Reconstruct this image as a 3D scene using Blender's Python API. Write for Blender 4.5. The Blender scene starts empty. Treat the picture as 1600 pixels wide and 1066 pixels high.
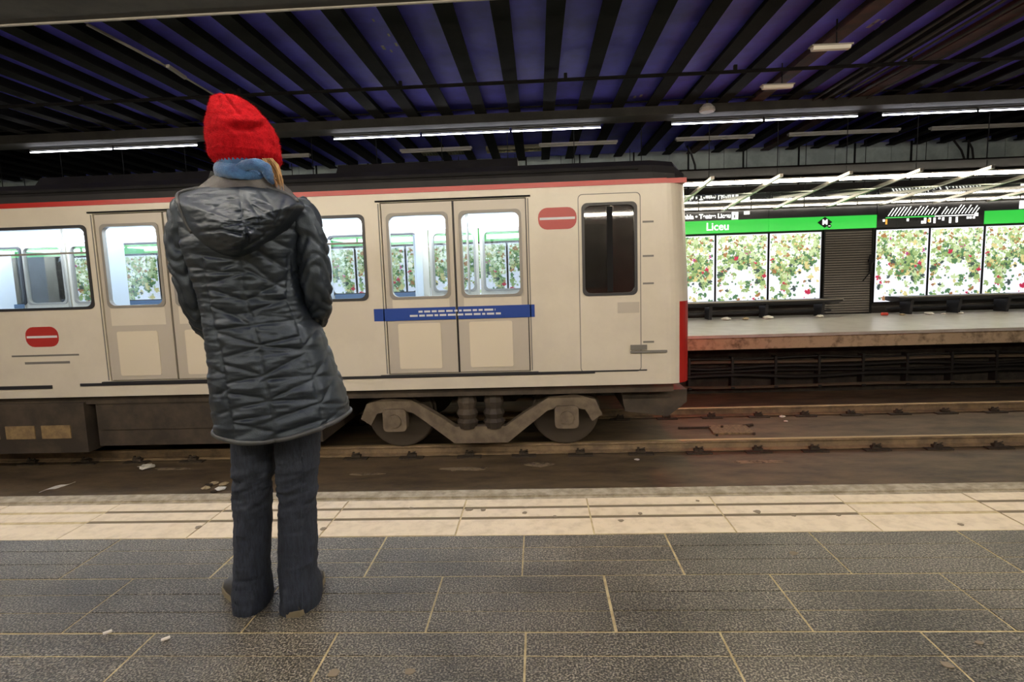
import bpy, math, random
from mathutils import Vector, Matrix, noise
random.seed(7)
scene = bpy.context.scene
C = bpy.context.collection

# ------------------------------------------------------------------ camera, world, exposure
CAM_H = 1.09
FPX = 893.5
PITCH, YAW, ROLL = math.radians(-6.5), math.radians(-2.73), math.radians(-1.83)
def cam_axes():
    cp, sp, cy, sy, cr, sr = math.cos(PITCH), math.sin(PITCH), math.cos(YAW), math.sin(YAW), math.cos(ROLL), math.sin(ROLL)
    f = Vector((sy*cp, cy*cp, sp)); rt = Vector((cy, -sy, 0)); up = rt.cross(f)
    return cr*rt + sr*up, -sr*rt + cr*up, f
RT, UP, FW = cam_axes()
cam_data = bpy.data.cameras.new('camera')
cam_data.sensor_width = 36.0
cam_data.lens = 36.0*FPX/1600.0
cam_data.clip_start = 0.05
cam = bpy.data.objects.new('camera', cam_data); C.objects.link(cam)
m = Matrix((RT, UP, -FW)).transposed().to_4x4(); m.translation = (0, 0, CAM_H)
cam.matrix_world = m
scene.camera = cam
world = bpy.data.worlds.new('world'); scene.world = world; world.use_nodes = True
world.node_tree.nodes['Background'].inputs[0].default_value = (0.02, 0.02, 0.022, 1)
world.node_tree.nodes['Background'].inputs[1].default_value = 1.0
vs = scene.view_settings
vs.view_transform = 'Standard'; vs.look = 'None'; vs.gamma = 1.0; vs.use_curve_mapping = False
vs.exposure = 0.62
# lamp strengths (all lamps are modelled tubes, lightboxes and interior strips)
E_NEAR, E_FAR, E_GIRDER, E_POSTER, E_TRAIN = 58.0, 34.0, 15.0, 0.66, 9.0
WARM = (1.0, 0.88, 0.69); COOL = (0.92, 0.95, 1.0)

def ray(px, py):
    return RT*(px-800) + UP*(533-py) + FW*FPX
def at(px, py, Y):                       # photo pixel on the upright plane at distance Y
    d = ray(px, py); p = d*(Y/d.y); return Vector((p.x, Y, p.z+CAM_H))
def atz(px, py, Z):                      # photo pixel on the level plane at height Z
    d = ray(px, py); p = d*((Z-CAM_H)/d.z); return Vector((p.x, p.y, Z))
def topx(p):
    d = Vector((p[0], p[1], p[2]-CAM_H)); w = d.dot(FW)
    return 800+FPX*d.dot(RT)/w, 533-FPX*d.dot(UP)/w

# ------------------------------------------------------------------ materials
def mat(name, col, col2=None, scale=4.0, rough=0.6, metal=0.0, bump=0.0, bscale=60.0, detail=6.0, lo=0.4, hi=0.6,
        emit=None, estr=0.0, spec=0.5, stretch=(1, 1, 1), rough2=None, sheen=0.0):
    M = bpy.data.materials.new(name); M.use_nodes = True
    nt = M.node_tree; p = nt.nodes['Principled BSDF']
    p.inputs['Base Color'].default_value = (*col, 1); p.inputs['Roughness'].default_value = rough
    p.inputs['Metallic'].default_value = metal; p.inputs['Specular IOR Level'].default_value = spec
    if sheen: p.inputs['Sheen Weight'].default_value = sheen
    if col2 or bump or rough2 is not None:
        g = nt.nodes.new('ShaderNodeNewGeometry'); mp = nt.nodes.new('ShaderNodeMapping')
        mp.inputs['Scale'].default_value = stretch
        nt.links.new(g.outputs['Position'], mp.inputs['Vector'])
    if col2 or rough2 is not None:
        n = nt.nodes.new('ShaderNodeTexNoise'); n.inputs['Scale'].default_value = scale; n.inputs['Detail'].default_value = detail
        n.inputs['Roughness'].default_value = 0.65
        nt.links.new(mp.outputs[0], n.inputs['Vector'])
        r = nt.nodes.new('ShaderNodeMapRange'); r.inputs['From Min'].default_value = lo; r.inputs['From Max'].default_value = hi
        nt.links.new(n.outputs['Fac'], r.inputs['Value'])
    if col2:
        mx = nt.nodes.new('ShaderNodeMix'); mx.data_type = 'RGBA'
        mx.inputs[6].default_value = (*col, 1); mx.inputs[7].default_value = (*col2, 1)
        nt.links.new(r.outputs[0], mx.inputs[0]); nt.links.new(mx.outputs[2], p.inputs['Base Color'])
    if rough2 is not None:
        rr = nt.nodes.new('ShaderNodeMapRange'); rr.inputs['To Min'].default_value = rough; rr.inputs['To Max'].default_value = rough2
        nt.links.new(r.outputs[0], rr.inputs['Value']); nt.links.new(rr.outputs[0], p.inputs['Roughness'])
    if bump:
        b = nt.nodes.new('ShaderNodeTexNoise'); b.inputs['Scale'].default_value = bscale; b.inputs['Detail'].default_value = 3
        nt.links.new(mp.outputs[0], b.inputs['Vector'])
        bp = nt.nodes.new('ShaderNodeBump'); bp.inputs['Strength'].default_value = bump; bp.inputs['Distance'].default_value = 0.01
        nt.links.new(b.outputs['Fac'], bp.inputs['Height']); nt.links.new(bp.outputs[0], p.inputs['Normal'])
    if emit:
        p.inputs['Emission Color'].default_value = (*emit, 1); p.inputs['Emission Strength'].default_value = estr
    return M
def speckle_mat(name, dark, light, scale, rough, bump):
    """pebbled paver: light specks on dark stone, with relief and large soft wear"""
    M = mat(name, dark, rough=rough); nt = M.node_tree; p = nt.nodes['Principled BSDF']; N = nt.nodes.new; L = nt.links.new
    g = N('ShaderNodeNewGeometry')
    v = N('ShaderNodeTexNoise'); v.inputs['Scale'].default_value = scale; v.inputs['Detail'].default_value = 2.0
    w = N('ShaderNodeTexNoise'); w.inputs['Scale'].default_value = 2.2; w.inputs['Detail'].default_value = 5
    L(g.outputs['Position'], v.inputs['Vector']); L(g.outputs['Position'], w.inputs['Vector'])
    r = N('ShaderNodeMapRange'); r.inputs['From Min'].default_value = 0.46; r.inputs['From Max'].default_value = 0.66
    L(v.outputs['Fac'], r.inputs['Value'])
    rw = N('ShaderNodeMapRange'); rw.inputs['From Min'].default_value = 0.35; rw.inputs['From Max'].default_value = 0.65
    rw.inputs['To Min'].default_value = 0.6; rw.inputs['To Max'].default_value = 1.25
    L(w.outputs['Fac'], rw.inputs['Value'])
    mx = N('ShaderNodeMix'); mx.data_type = 'RGBA'; mx.inputs[6].default_value = (*dark, 1); mx.inputs[7].default_value = (*light, 1)
    L(r.outputs[0], mx.inputs[0])
    ml = N('ShaderNodeMix'); ml.data_type = 'RGBA'; ml.blend_type = 'MULTIPLY'; ml.inputs[0].default_value = 1
    L(mx.outputs[2], ml.inputs[6]); L(rw.outputs[0], ml.inputs[7]); L(ml.outputs[2], p.inputs['Base Color'])
    b = N('ShaderNodeBump'); b.inputs['Strength'].default_value = bump; b.inputs['Distance'].default_value = 0.004
    L(v.outputs['Fac'], b.inputs['Height']); L(b.outputs[0], p.inputs['Normal'])
    return M
def glass_mat(name, tint, gloss):
    M = bpy.data.materials.new(name); M.use_nodes = True; nt = M.node_tree
    for n in list(nt.nodes):
        if n.type == 'BSDF_PRINCIPLED': nt.nodes.remove(n)
    t = nt.nodes.new('ShaderNodeBsdfTransparent'); t.inputs[0].default_value = (*tint, 1)
    g = nt.nodes.new('ShaderNodeBsdfGlossy'); g.inputs['Roughness'].default_value = 0.03
    mx = nt.nodes.new('ShaderNodeMixShader'); mx.inputs[0].default_value = gloss
    nt.links.new(t.outputs[0], mx.inputs[1]); nt.links.new(g.outputs[0], mx.inputs[2])
    nt.links.new(mx.outputs[0], nt.nodes['Material Output'].inputs['Surface'])
    return M
M = {}
M['paver'] = speckle_mat('paver', (0.030, 0.028, 0.024), (0.30, 0.275, 0.215), 165, 0.33, 0.9)
M['grout'] = mat('grout', (0.50, 0.42, 0.24), (0.36, 0.29, 0.16), scale=20, rough=0.8)
M['edge_tile'] = mat('edge_tile', (0.62, 0.54, 0.40), (0.44, 0.37, 0.26), scale=14, lo=0.45, hi=0.75, rough=0.5, bump=0.15, bscale=120)
M['edge_groove'] = mat('edge_groove', (0.15, 0.12, 0.075), rough=0.8)
M['spot'] = mat('spot', (0.20, 0.165, 0.115), rough=0.7)
M['nosing'] = mat('nosing', (0.36, 0.32, 0.24), (0.22, 0.19, 0.13), scale=18, rough=0.7, bump=0.3)
M['concrete_dark'] = mat('concrete_dark', (0.045, 0.038, 0.03), (0.022, 0.019, 0.016), scale=6, rough=0.9, bump=0.4, bscale=40)
M['bed'] = mat('bed', (0.17, 0.122, 0.070), (0.075, 0.055, 0.034), scale=3.0, stretch=(0.6, 1.6, 1), rough=0.62, bump=0.5, bscale=28, lo=0.38, hi=0.66)
M['dust'] = mat('dust', (0.30, 0.23, 0.15), (0.10, 0.075, 0.05), scale=12, rough=0.9, lo=0.45, hi=0.6)
M['rail_top'] = mat('rail_top', (0.62, 0.46, 0.26), rough=0.4, metal=0.7)
M['rail_web'] = mat('rail_web', (0.30, 0.21, 0.12), (0.17, 0.12, 0.075), scale=5, rough=0.7, bump=0.2)
M['clip'] = mat('clip', (0.06, 0.042, 0.028), (0.03, 0.022, 0.015), scale=30, rough=0.8)
M['plate'] = mat('plate', (0.25, 0.19, 0.09), (0.12, 0.09, 0.05), scale=25, rough=0.6, bump=0.3)
M['opp_floor'] = mat('opp_floor', (0.60, 0.56, 0.51), (0.50, 0.46, 0.41), scale=3, rough=0.3)
M['opp_fascia'] = mat('opp_fascia', (0.52, 0.40, 0.27), (0.16, 0.12, 0.08), scale=7, rough=0.85, bump=0.4, lo=0.48, hi=0.70)
M['wall_dark'] = mat('wall_dark', (0.05, 0.045, 0.04), (0.03, 0.027, 0.024), scale=3, rough=0.8)
M['upper_wall'] = mat('upper_wall', (0.52, 0.60, 0.57), (0.36, 0.42, 0.41), scale=2.0, rough=0.75, bump=0.2)
M['blue'] = mat('blue', (0.16, 0.155, 0.98), (0.12, 0.11, 0.66), scale=1.6, rough=0.6, lo=0.35, hi=0.65, bump=0.3, bscale=12)
M['flake'] = mat('flake', (0.45, 0.44, 0.5), rough=0.9)
M['beam'] = mat('beam', (0.008, 0.0075, 0.008), (0.005, 0.0045, 0.005), scale=5, rough=0.85, bump=0.2, spec=0.15)
M['beam_rust'] = mat('beam_rust', (0.065, 0.022, 0.018), (0.03, 0.013, 0.012), scale=5, rough=0.8)
M['girder'] = mat('girder', (0.030, 0.028, 0.024), (0.017, 0.016, 0.014), scale=4, rough=0.8)
M['trim_grey'] = mat('trim_grey', (0.30, 0.28, 0.25), rough=0.6)
M['black'] = mat('black', (0.008, 0.008, 0.009), rough=0.7, spec=0.2)
M['black_gloss'] = mat('black_gloss', (0.014, 0.014, 0.016), rough=0.25)
M['mirror'] = mat('mirror', (0.26, 0.31, 0.29), rough=0.05, metal=1.0, bump=0.012, bscale=9)
M['steel'] = mat('steel', (0.50, 0.46, 0.40), rough=0.35, metal=0.9)
M['housing'] = mat('housing', (0.42, 0.40, 0.37), rough=0.5)
M['tube_near'] = mat('tube_near', (0.9, 0.9, 0.9), emit=WARM, estr=E_NEAR)
M['tube_far'] = mat('tube_far', (0.9, 0.9, 0.9), emit=(1.0, 0.90, 0.74), estr=E_FAR)
M['tube_rear'] = mat('tube_rear', (0.9, 0.9, 0.9), emit=(1.0, 0.92, 0.80), estr=14)
M['panel_black'] = mat('panel_black', (0.006, 0.005, 0.005), rough=0.9, spec=0.03)  # near-black with almost no specular, for the canopy panel
M['tube_girder'] = mat('tube_girder', (0.9, 0.9, 0.9), emit=(0.92, 0.92, 1.0), estr=E_GIRDER)
M['train_light'] = mat('train_light', (0.9, 0.9, 0.9), emit=(0.86, 0.93, 1.0), estr=E_TRAIN)
M['tail_lamp'] = mat('tail_lamp', (0.5, 0.02, 0.02), emit=(1.0, 0.03, 0.02), estr=60)
M['poster'] = mat('poster', (0.5, 0.5, 0.56), emit=(0.86, 0.89, 1.0), estr=E_POSTER)
LEAF = [((0.30, 0.44, 0.17), 1.0), ((0.10, 0.24, 0.10), .8), ((0.50, 0.62, 0.36), 1.15), ((0.72, 0.84, 0.66), 1.4), ((0.40, 0.20, 0.08), .8), ((0.55, 0.03, 0.09), .9),
        ((0.62, 0.56, 0.26), 1.1), ((0.06, 0.10, 0.09), .7), ((0.50, 0.04, 0.28), .9), ((0.88, 0.90, 0.74), 1.5)]
LM = [mat('leaf_print', tuple(x*.7 for x in c), emit=c, estr=s*.52) for c, s in LEAF]
M['green_sign'] = mat('green_sign', (0.02, 0.33, 0.04), emit=(0.03, 0.46, 0.05), estr=0.62, rough=0.3)
M['white_sign'] = mat('white_sign', (0.85, 0.85, 0.85), emit=(1, 1, 1), estr=0.75)
M['map_green'] = mat('map_green', (0.05, 0.5, 0.08), emit=(0.05, 0.5, 0.08), estr=0.6)
M['map_orange'] = mat('map_orange', (0.8, 0.35, 0.05), emit=(0.8, 0.35, 0.05), estr=0.6)
M['louvre'] = mat('louvre', (0.085, 0.075, 0.062), rough=0.4, metal=0.3)
M['louvre_back'] = mat('louvre_back', (0.015, 0.014, 0.013), rough=0.8)
M['bench'] = mat('bench', (0.022, 0.023, 0.027), rough=0.35)
M['train_white'] = mat('train_white', (0.76, 0.70, 0.58), (0.70, 0.64, 0.53), scale=1.5, rough=0.28)
M['door_body'] = mat('door_body', (0.56, 0.51, 0.43), rough=0.28)
M['door_panel'] = mat('door_panel', (0.80, 0.72, 0.57), rough=0.25)
M['train_red'] = mat('train_red', (0.50, 0.025, 0.02), rough=0.3)
M['train_roof'] = mat('train_roof', (0.020, 0.019, 0.020), (0.013, 0.012, 0.013), scale=3, rough=0.55)
M['gasket'] = mat('gasket', (0.03, 0.03, 0.035), rough=0.4)
M['door_gasket'] = mat('door_gasket', (0.30, 0.28, 0.25), rough=0.35)
M['glass'] = glass_mat('glass', (0.93, 0.97, 1.0), 0.12)
M['glass_dark'] = glass_mat('glass_dark', (0.20, 0.21, 0.22), 0.20)
M['banner'] = mat('banner', (0.012, 0.06, 0.34), rough=0.35)
M['white_print'] = mat('white_print', (0.75, 0.77, 0.8), rough=0.5)
M['grey_print'] = mat('grey_print', (0.20, 0.19, 0.17), rough=0.5)
M['logo_red'] = mat('logo_red', (0.46, 0.035, 0.03), rough=0.35)
M['interior'] = mat('interior', (0.72, 0.78, 0.84), rough=0.5)
M['int_floor'] = mat('int_floor', (0.12, 0.13, 0.15), rough=0.5)
M['seat_blue'] = mat('seat_blue', (0.10, 0.16, 0.26), rough=0.5)
M['under'] = mat('under', (0.085, 0.064, 0.045), (0.045, 0.035, 0.026), scale=3, rough=0.7)
M['under_amber'] = mat('under_amber', (0.36, 0.25, 0.12), (0.22, 0.15, 0.08), scale=9, rough=0.6)
M['bogie'] = mat('bogie', (0.21, 0.165, 0.115), (0.13, 0.10, 0.07), scale=5, rough=0.7)
M['wheel'] = mat('wheel', (0.10, 0.08, 0.06), rough=0.5, metal=0.4)
M['cable'] = mat('cable', (0.014, 0.013, 0.013), rough=0.5)
M['cable_brown'] = mat('cable_brown', (0.10, 0.075, 0.05), rough=0.7)
M['paper'] = mat('paper', (0.78, 0.75, 0.68), rough=0.8)
M['paper_tan'] = mat('paper_tan', (0.45, 0.36, 0.22), rough=0.8)
M['red_can'] = mat('red_can', (0.6, 0.06, 0.04), rough=0.35)
M['tray'] = mat('tray', (0.34, 0.31, 0.19), rough=0.5, metal=0.3)
M['coat'] = mat('coat', (0.009, 0.013, 0.021), (0.015, 0.020, 0.030), scale=30, rough=0.46, spec=0.65, bump=0.12, bscale=300)
M['lining'] = mat('lining', (0.085, 0.08, 0.078), (0.06, 0.056, 0.054), scale=40, rough=0.55, bump=0.2, bscale=200)
M['piping'] = mat('piping', (0.045, 0.05, 0.056), rough=0.5)
M['wool'] = mat('wool', (0.46, 0.008, 0.014), (0.30, 0.004, 0.008), scale=60, rough=0.95, bump=0.6, bscale=330, spec=0.1)
M['fuzz'] = mat('fuzz', (0.50, 0.012, 0.018), rough=0.95, spec=0.1)
M['scarf'] = mat('scarf', (0.05, 0.15, 0.34), (0.03, 0.085, 0.21), scale=25, rough=0.9, bump=0.4, bscale=260, sheen=0.4)
M['hair'] = mat('hair', (0.42, 0.24, 0.09), (0.22, 0.115, 0.04), scale=40, stretch=(3, 3, .4), rough=0.45)
M['denim'] = mat('denim', (0.029, 0.039, 0.064), (0.012, 0.017, 0.031), scale=70, stretch=(2.5, 2.5, .35), rough=0.85, bump=0.35, bscale=320, lo=.35, hi=.65)
M['denim_seam'] = mat('denim_seam', (0.035, 0.045, 0.07), rough=0.85)
M['sole'] = mat('sole', (0.20, 0.17, 0.11), rough=0.7)
M['shoe'] = mat('shoe', (0.030, 0.028, 0.026), rough=0.5)
M['skin'] = mat('skin', (0.58, 0.36, 0.26), rough=0.5)

M['coat'].node_tree.nodes['Principled BSDF'].inputs['Specular Tint'].default_value = (0.72, 0.86, 1.0, 1)
# ------------------------------------------------------------------ mesh helpers
ORG = {}
def finish(name, me, parent):
    o = bpy.data.objects.new(name, me); C.objects.link(o)
    if parent is not None:
        o.parent = parent
        me.transform(Matrix.Translation(-ORG[parent])); ORG[o] = ORG[parent].copy()
    else: ORG[o] = Vector((0, 0, 0))
    return o
class B:
    def __init__(s): s.v = []; s.f = []; s.m = []
    def add(s, vs, fs, mi=0):
        k = len(s.v); s.v += [tuple(v) for v in vs]; s.f += [tuple(i+k for i in f) for f in fs]; s.m += [mi]*len(fs); return s
    def box(s, x0, x1, y0, y1, z0, z1, mi=0):
        return s.add([(x0,y0,z0),(x1,y0,z0),(x1,y1,z0),(x0,y1,z0),(x0,y0,z1),(x1,y0,z1),(x1,y1,z1),(x0,y1,z1)],
                     [(0,3,2,1),(4,5,6,7),(0,1,5,4),(1,2,6,5),(2,3,7,6),(3,0,4,7)], mi)
    def bar(s, a, b, w, h=None, mi=0, n=4):
        return s.tube([a, b], [w/2, w/2], n, mi)
    def tube(s, path, rad, n=8, mi=0, cap=True):
        path = [Vector(p) for p in path]
        if not isinstance(rad, (list, tuple)): rad = [rad]*len(path)
        rings = []; up = Vector((0, 0, 1))
        for i, p in enumerate(path):
            t = (path[min(i+1, len(path)-1)]-path[max(i-1, 0)]).normalized()
            a = t.cross(up)
            if a.length < 0.05: a = t.cross(Vector((0, 1, 0)))
            a.normalize(); b = a.cross(t)
            rings.append([p+(a*math.cos(2*math.pi*(j+.5)/n)+b*math.sin(2*math.pi*(j+.5)/n))*rad[i] for j in range(n)])
        return s.loft(rings, mi, cap)
    def loft(s, rings, mi=0, cap=True):
        n = len(rings[0]); vs = [v for r in rings for v in r]; fs = []
        for i in range(len(rings)-1):
            for j in range(n):
                k = (j+1) % n; fs.append((i*n+j, i*n+k, (i+1)*n+k, (i+1)*n+j))
        if cap: fs.append(tuple(range(n))[::-1]); fs.append(tuple((len(rings)-1)*n+j for j in range(n)))
        return s.add(vs, fs, mi)
    def prism_y(s, poly, y0, y1, mi=0):          # polygon in (x, z)
        return s.loft([[(x, y0, z) for x, z in poly], [(x, y1, z) for x, z in poly]], mi)
    def prism_x(s, poly, x0, x1, mi=0):          # polygon in (y, z)
        return s.loft([[(x0, y, z) for y, z in poly], [(x1, y, z) for y, z in poly]], mi)
    def prism_z(s, poly, z0, z1, mi=0):
        return s.loft([[(x, y, z0) for x, y in poly], [(x, y, z1) for x, y in poly]], mi)
    def ring_y(s, outer, inner, y0, y1, mi=0):   # frame between two loops in (x, z)
        n = len(outer); vs = []
        for y in (y0, y1):
            vs += [(x, y, z) for x, z in outer]+[(x, y, z) for x, z in inner]
        fs = []
        for j in range(n):
            k = (j+1) % n
            fs += [(j, k, n+k, n+j), (2*n+j, 3*n+j, 3*n+k, 2*n+k), (j, 2*n+j, 2*n+k, k), (n+j, n+k, 3*n+k, 3*n+j)]
        return s.add(vs, fs, mi)
    def wall(s, x0, x1, z0, z1, y0, y1, holes, mi=0):   # slab in the xz plane with rectangular holes
        xs = sorted({x0, x1, *[h[0] for h in holes], *[h[1] for h in holes]}); zs = sorted({z0, z1, *[h[2] for h in holes], *[h[3] for h in holes]})
        xs = [x for x in xs if x0 <= x <= x1]; zs = [z for z in zs if z0 <= z <= z1]
        for i in range(len(xs)-1):
            run = None
            for j in range(len(zs)-1):
                cx, cz = (xs[i]+xs[i+1])/2, (zs[j]+zs[j+1])/2
                hole = any(h[0] < cx < h[1] and h[2] < cz < h[3] for h in holes)
                if hole:
                    if run is not None: s.box(xs[i], xs[i+1], y0, y1, run, zs[j], mi); run = None
                elif run is None: run = zs[j]
            if run is not None: s.box(xs[i], xs[i+1], y0, y1, run, zs[-1], mi)
        return s
    def mesh(s, name, mats, smooth=False):
        me = bpy.data.meshes.new(name); me.from_pydata(s.v, [], s.f)
        for q in (mats if isinstance(mats, (list, tuple)) else [mats]): me.materials.append(M[q] if isinstance(q, str) else q)
        me.polygons.foreach_set('material_index', s.m)
        if smooth: me.polygons.foreach_set('use_smooth', [True]*len(s.f))
        me.update(); return me
    def build(s, name, mats, parent=None, smooth=False, label=None):
        o = finish(name, s.mesh(name, mats, smooth), parent)
        if label: o['label'] = label
        return o
def rrect(x0, x1, z0, z1, r, n=5):
    pts = []
    for cx, cz, a0 in ((x1-r, z1-r, 0), (x0+r, z1-r, 90), (x0+r, z0+r, 180), (x1-r, z0+r, 270)):
        for i in range(n+1):
            a = math.radians(a0+90*i/n); pts.append((cx+r*math.cos(a), cz+r*math.sin(a)))
    return pts
def circle(cx, cz, r, n=20): return [(cx+r*math.cos(2*math.pi*i/n), cz+r*math.sin(2*math.pi*i/n)) for i in range(n)]
def tag(o, label, cat, group=None):
    o['label'] = label; o['category'] = cat
    if group: o['group'] = group
    return o
def thing(name, label, cat, loc, group=None):
    o = bpy.data.objects.new(name, None); C.objects.link(o); o.location = loc; ORG[o] = Vector(loc); o.empty_display_size = 0.1
    return tag(o, label, cat, group)
def struct(o): o['kind'] = 'structure'; return o
def place(name, me, loc, parent=None, rot=None):     # an object that shares a mesh
    o = bpy.data.objects.new(name, me); C.objects.link(o)
    o.location = Vector(loc)-(ORG[parent] if parent else Vector((0, 0, 0)))
    if rot: o.rotation_euler = rot
    if parent: o.parent = parent
    ORG[o] = Vector(loc); return o
def text(name, body, x, y, z, size, material, parent, align='CENTER', bold=0.0, sx=1.0):
    cu = bpy.data.curves.new(name, 'FONT'); cu.body = body; cu.size = size; cu.align_x = align; cu.align_y = 'CENTER'
    cu.extrude = 0.002; cu.offset = bold
    t = bpy.data.objects.new(name, cu); C.objects.link(t)
    dg = bpy.context.evaluated_depsgraph_get(); me = bpy.data.meshes.new_from_object(t.evaluated_get(dg))
    bpy.data.objects.remove(t); me.materials.clear(); me.materials.append(M[material])
    me.transform(Matrix.Translation((x, y, z)) @ Matrix.Rotation(math.pi/2, 4, 'X') @ Matrix.Diagonal((sx, 1, 1, 1)))
    return finish(name, me, parent)

XL, XR = -15.0, 13.0
Z_BED, Z_RAIL = -1.13, -0.99
Y_EDGE, Y_OPP, Y_WALL = 2.83, 9.61, 13.22
# ------------------------------------------------------------------ the setting
# near platform: base slab, edge stones and pavers as separate pieces
fl = B(); fl.box(XL, XR, -1.6, 2.70, -0.16, -0.0022); floor = struct(fl.build('floor', 'grout'))
b = B(); b.box(XL, XR, 2.55, 2.72, Z_BED, -0.16); b.box(XL, XR, 2.30, 2.55, Z_BED, -0.16); struct(b.build('wall_platform', 'concrete_dark'))
TW, TD = 0.588, 0.332
def paver_mesh():
    q = B(); g = 0.004; s = TD/3
    for k in range(3): q.box(g, TW-g, k*s+(g if k == 0 else .0026), (k+1)*s-(g if k == 2 else .0026), -0.02, 0)
    return q.mesh('paver', 'paver')
pm = paver_mesh()
row_x = [-0.085, -0.376+TW, -0.065, -0.376+TW, -0.08, -0.37+TW]
for r in range(6):
    y1 = 2.309-r*TD
    for i in range(-12, 12):
        place('paver', pm, (row_x[r]+i*TW+random.uniform(-.0015, .0015), y1-TD, random.uniform(-.0012, .0008)), floor)
def edge_mesh():
    q = B(); g = .003
    for a, c in ((2.309+g, 2.470), (2.498, 2.586), (2.614, 2.70)): q.box(g, TW-g, a-2.309, c-2.309, -0.02, 0)
    q.box(g, TW-g, g, 2.70-2.309, -0.02, -0.0015, 1)
    return q.mesh('edge_stone', ['edge_tile', 'edge_groove'])
em = edge_mesh()
for i in range(-12, 12): place('edge_stone', em, (-0.378+i*TW*1.003, 2.309, random.uniform(-.001, .001)), floor)
q = B(); q.box(XL, XR, 2.70, 2.745, -0.16, -0.008); q.box(XL, XR, 2.745, Y_EDGE, -0.16, 0.0); q.build('nosing', 'nosing', floor)
# worn chewing-gum spots on the pale stones and pavers
sp = B()
for px, py, r in ((310,824,9),(643,795,8),(820,802,7),(822,793,5),(733,797,9),(755,797,8),(867,808,8),(970,814,7),(1000,803,6),(1183,800,9),(1240,806,6),(1090,783,5),(505,827,9),(1502,820,7),(1310,805,6),(640,1050,14),(1480,1040,14),(1530,1005,9),(1240,865,10),(520,1053,16)):
    c = atz(px, py, 0); n = 9; R = r*c.y/900*.75; pts = [(c.x+R*random.uniform(.6, 1.1)*math.cos(2*math.pi*k/n), c.y+R*random.uniform(.6, 1.1)*math.sin(2*math.pi*k/n)) for k in range(n)]
    sp.prism_z(pts, 0.0002, 0.0022)
s_ = sp.build('gum_spots', 'spot', floor); s_['kind'] = 'stuff'

# track bed with dusty patches
b = B(); b.box(XL, XR, 2.6, 10.6, Z_BED-0.2, Z_BED); bed = struct(b.build('floor_track_bed', 'bed'))
d = B()
for px, py, w, h in ((730,733,.35,.09),(845,726,.2,.1),(575,741,.25,.05),(270,733,.3,.05),(1180,722,.4,.07),(1290,700,.5,.1),(1225,660,.3,.1),(1400,690,.4,.06)):
    c = atz(px, py, Z_BED); n = 12
    d.prism_z([(c.x+w*random.uniform(.5, 1)*math.cos(2*math.pi*k/n), c.y+h*random.uniform(.5, 1)*math.sin(2*math.pi*k/n)) for k in range(n)], Z_BED, Z_BED+.004)
d = d.build('dust_patches', 'dust', bed); d['kind'] = 'stuff'
# raised concrete strip between the rails
b = B(); b.prism_x([(7.18, Z_BED), (7.24, Z_BED+.03), (8.36, Z_BED+.03), (8.42, Z_BED)], XL, XR); b.build('track_slab', 'bed', bed)

# far platform
b = B(); b.box(XL, XR, Y_OPP-.02, Y_WALL+.1, -0.05, 0.0); opp = struct(b.build('floor_far_platform', 'opp_floor'))
b = B(); b.box(XL, XR, Y_OPP+.05, Y_OPP+.45, -0.255, -0.05); b.build('fascia', 'opp_fascia', opp)
b = B(); b.box(XL, XR, 10.30, 10.5, Z_BED, -0.05); struct(b.build('wall_far_platform', 'concrete_dark'))
b = B(); b.box(XL, XR, Y_WALL+.006, Y_WALL+.15, 0, 2.9); struct(b.build('wall_far', 'wall_dark'))
# upper wall in grey-green concrete panels
b = B(); b.box(XL, XR, Y_WALL+.12, Y_WALL+.2, 2.9, 4.1); uw = struct(b.build('wall_far_upper', 'black'))
pan = B(); pan.box(.006, 1.194, 0, .10, 0, 1.1); pme = pan.mesh('wall_panel', 'upper_wall')
x = XL
while x < XR: place('wall_panel', pme, (x, Y_WALL+.03, 2.9), uw); x += 1.2
b = B(); b.box(XL, XR, Y_WALL-.25, Y_WALL+.03, 3.80, 4.05); b.build('wall_beam', 'beam', uw)
b = B(); b.box(XL, XR, -1.75, -1.6, -0.2, 4.1); struct(b.build('wall_back', 'wall_dark'))
b = B(); b.box(XL-.15, XL, -1.6, Y_WALL+.2, -1.3, 4.1); struct(b.build('wall_left', 'wall_dark'))
b = B(); b.box(XR, XR+.15, -1.6, Y_WALL+.2, -1.3, 4.1); struct(b.build('wall_right', 'wall_dark'))

# ceiling: blue slab, dark cross beams, lengthways girders
b = B(); b.box(XL, XR, -1.6, Y_WALL+.2, 3.735, 4.0); ceil = struct(b.build('ceiling', 'blue'))
bm = B()
bm.box(0, .18, -1.55, Y_WALL-.26, 3.60, 3.62); bm.box(.075, .125, -1.55, Y_WALL-.26, 3.62, 3.735)
beam_me = bm.mesh('beam', 'beam'); beam_rust = beam_me.copy(); beam_rust.materials.clear(); beam_rust.materials.append(M['beam_rust'])
k = -28
for k in range(-28, 24):
    place('beam', beam_rust if k in (6, 9) else beam_me, (.152+.525*k, 0, 0), ceil)
fk = B()
for px0, py0, px1, py1, w in ((136, 38, 250, 98, .03), (250, 98, 334, 148, .022), (262, 103, 290, 122, .05)):
    a, c = atz(px0, py0, 3.585), atz(px1, py1, 3.585); fk.bar(a, c, w)
fk.build('pale_streak', 'trim_grey', ceil)
fl_ = B()
for px, py in [(1361,40),(1372,45),(1380,34),(1368,35),(1421,18),(1426,16),(1350,14),(600,75),(612,80),(620,70),(584,32),(608,55),(985,160),(992,152),(1002,150)]:
    c = atz(px, py, 3.733); w = random.uniform(.008, .03); fl_.box(c.x-w, c.x+w*.6, c.y-w*3, c.y+w*2, 3.731, 3.737)
f_ = fl_.build('peeling_paint', 'flake', ceil); f_['kind'] = 'stuff'
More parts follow.
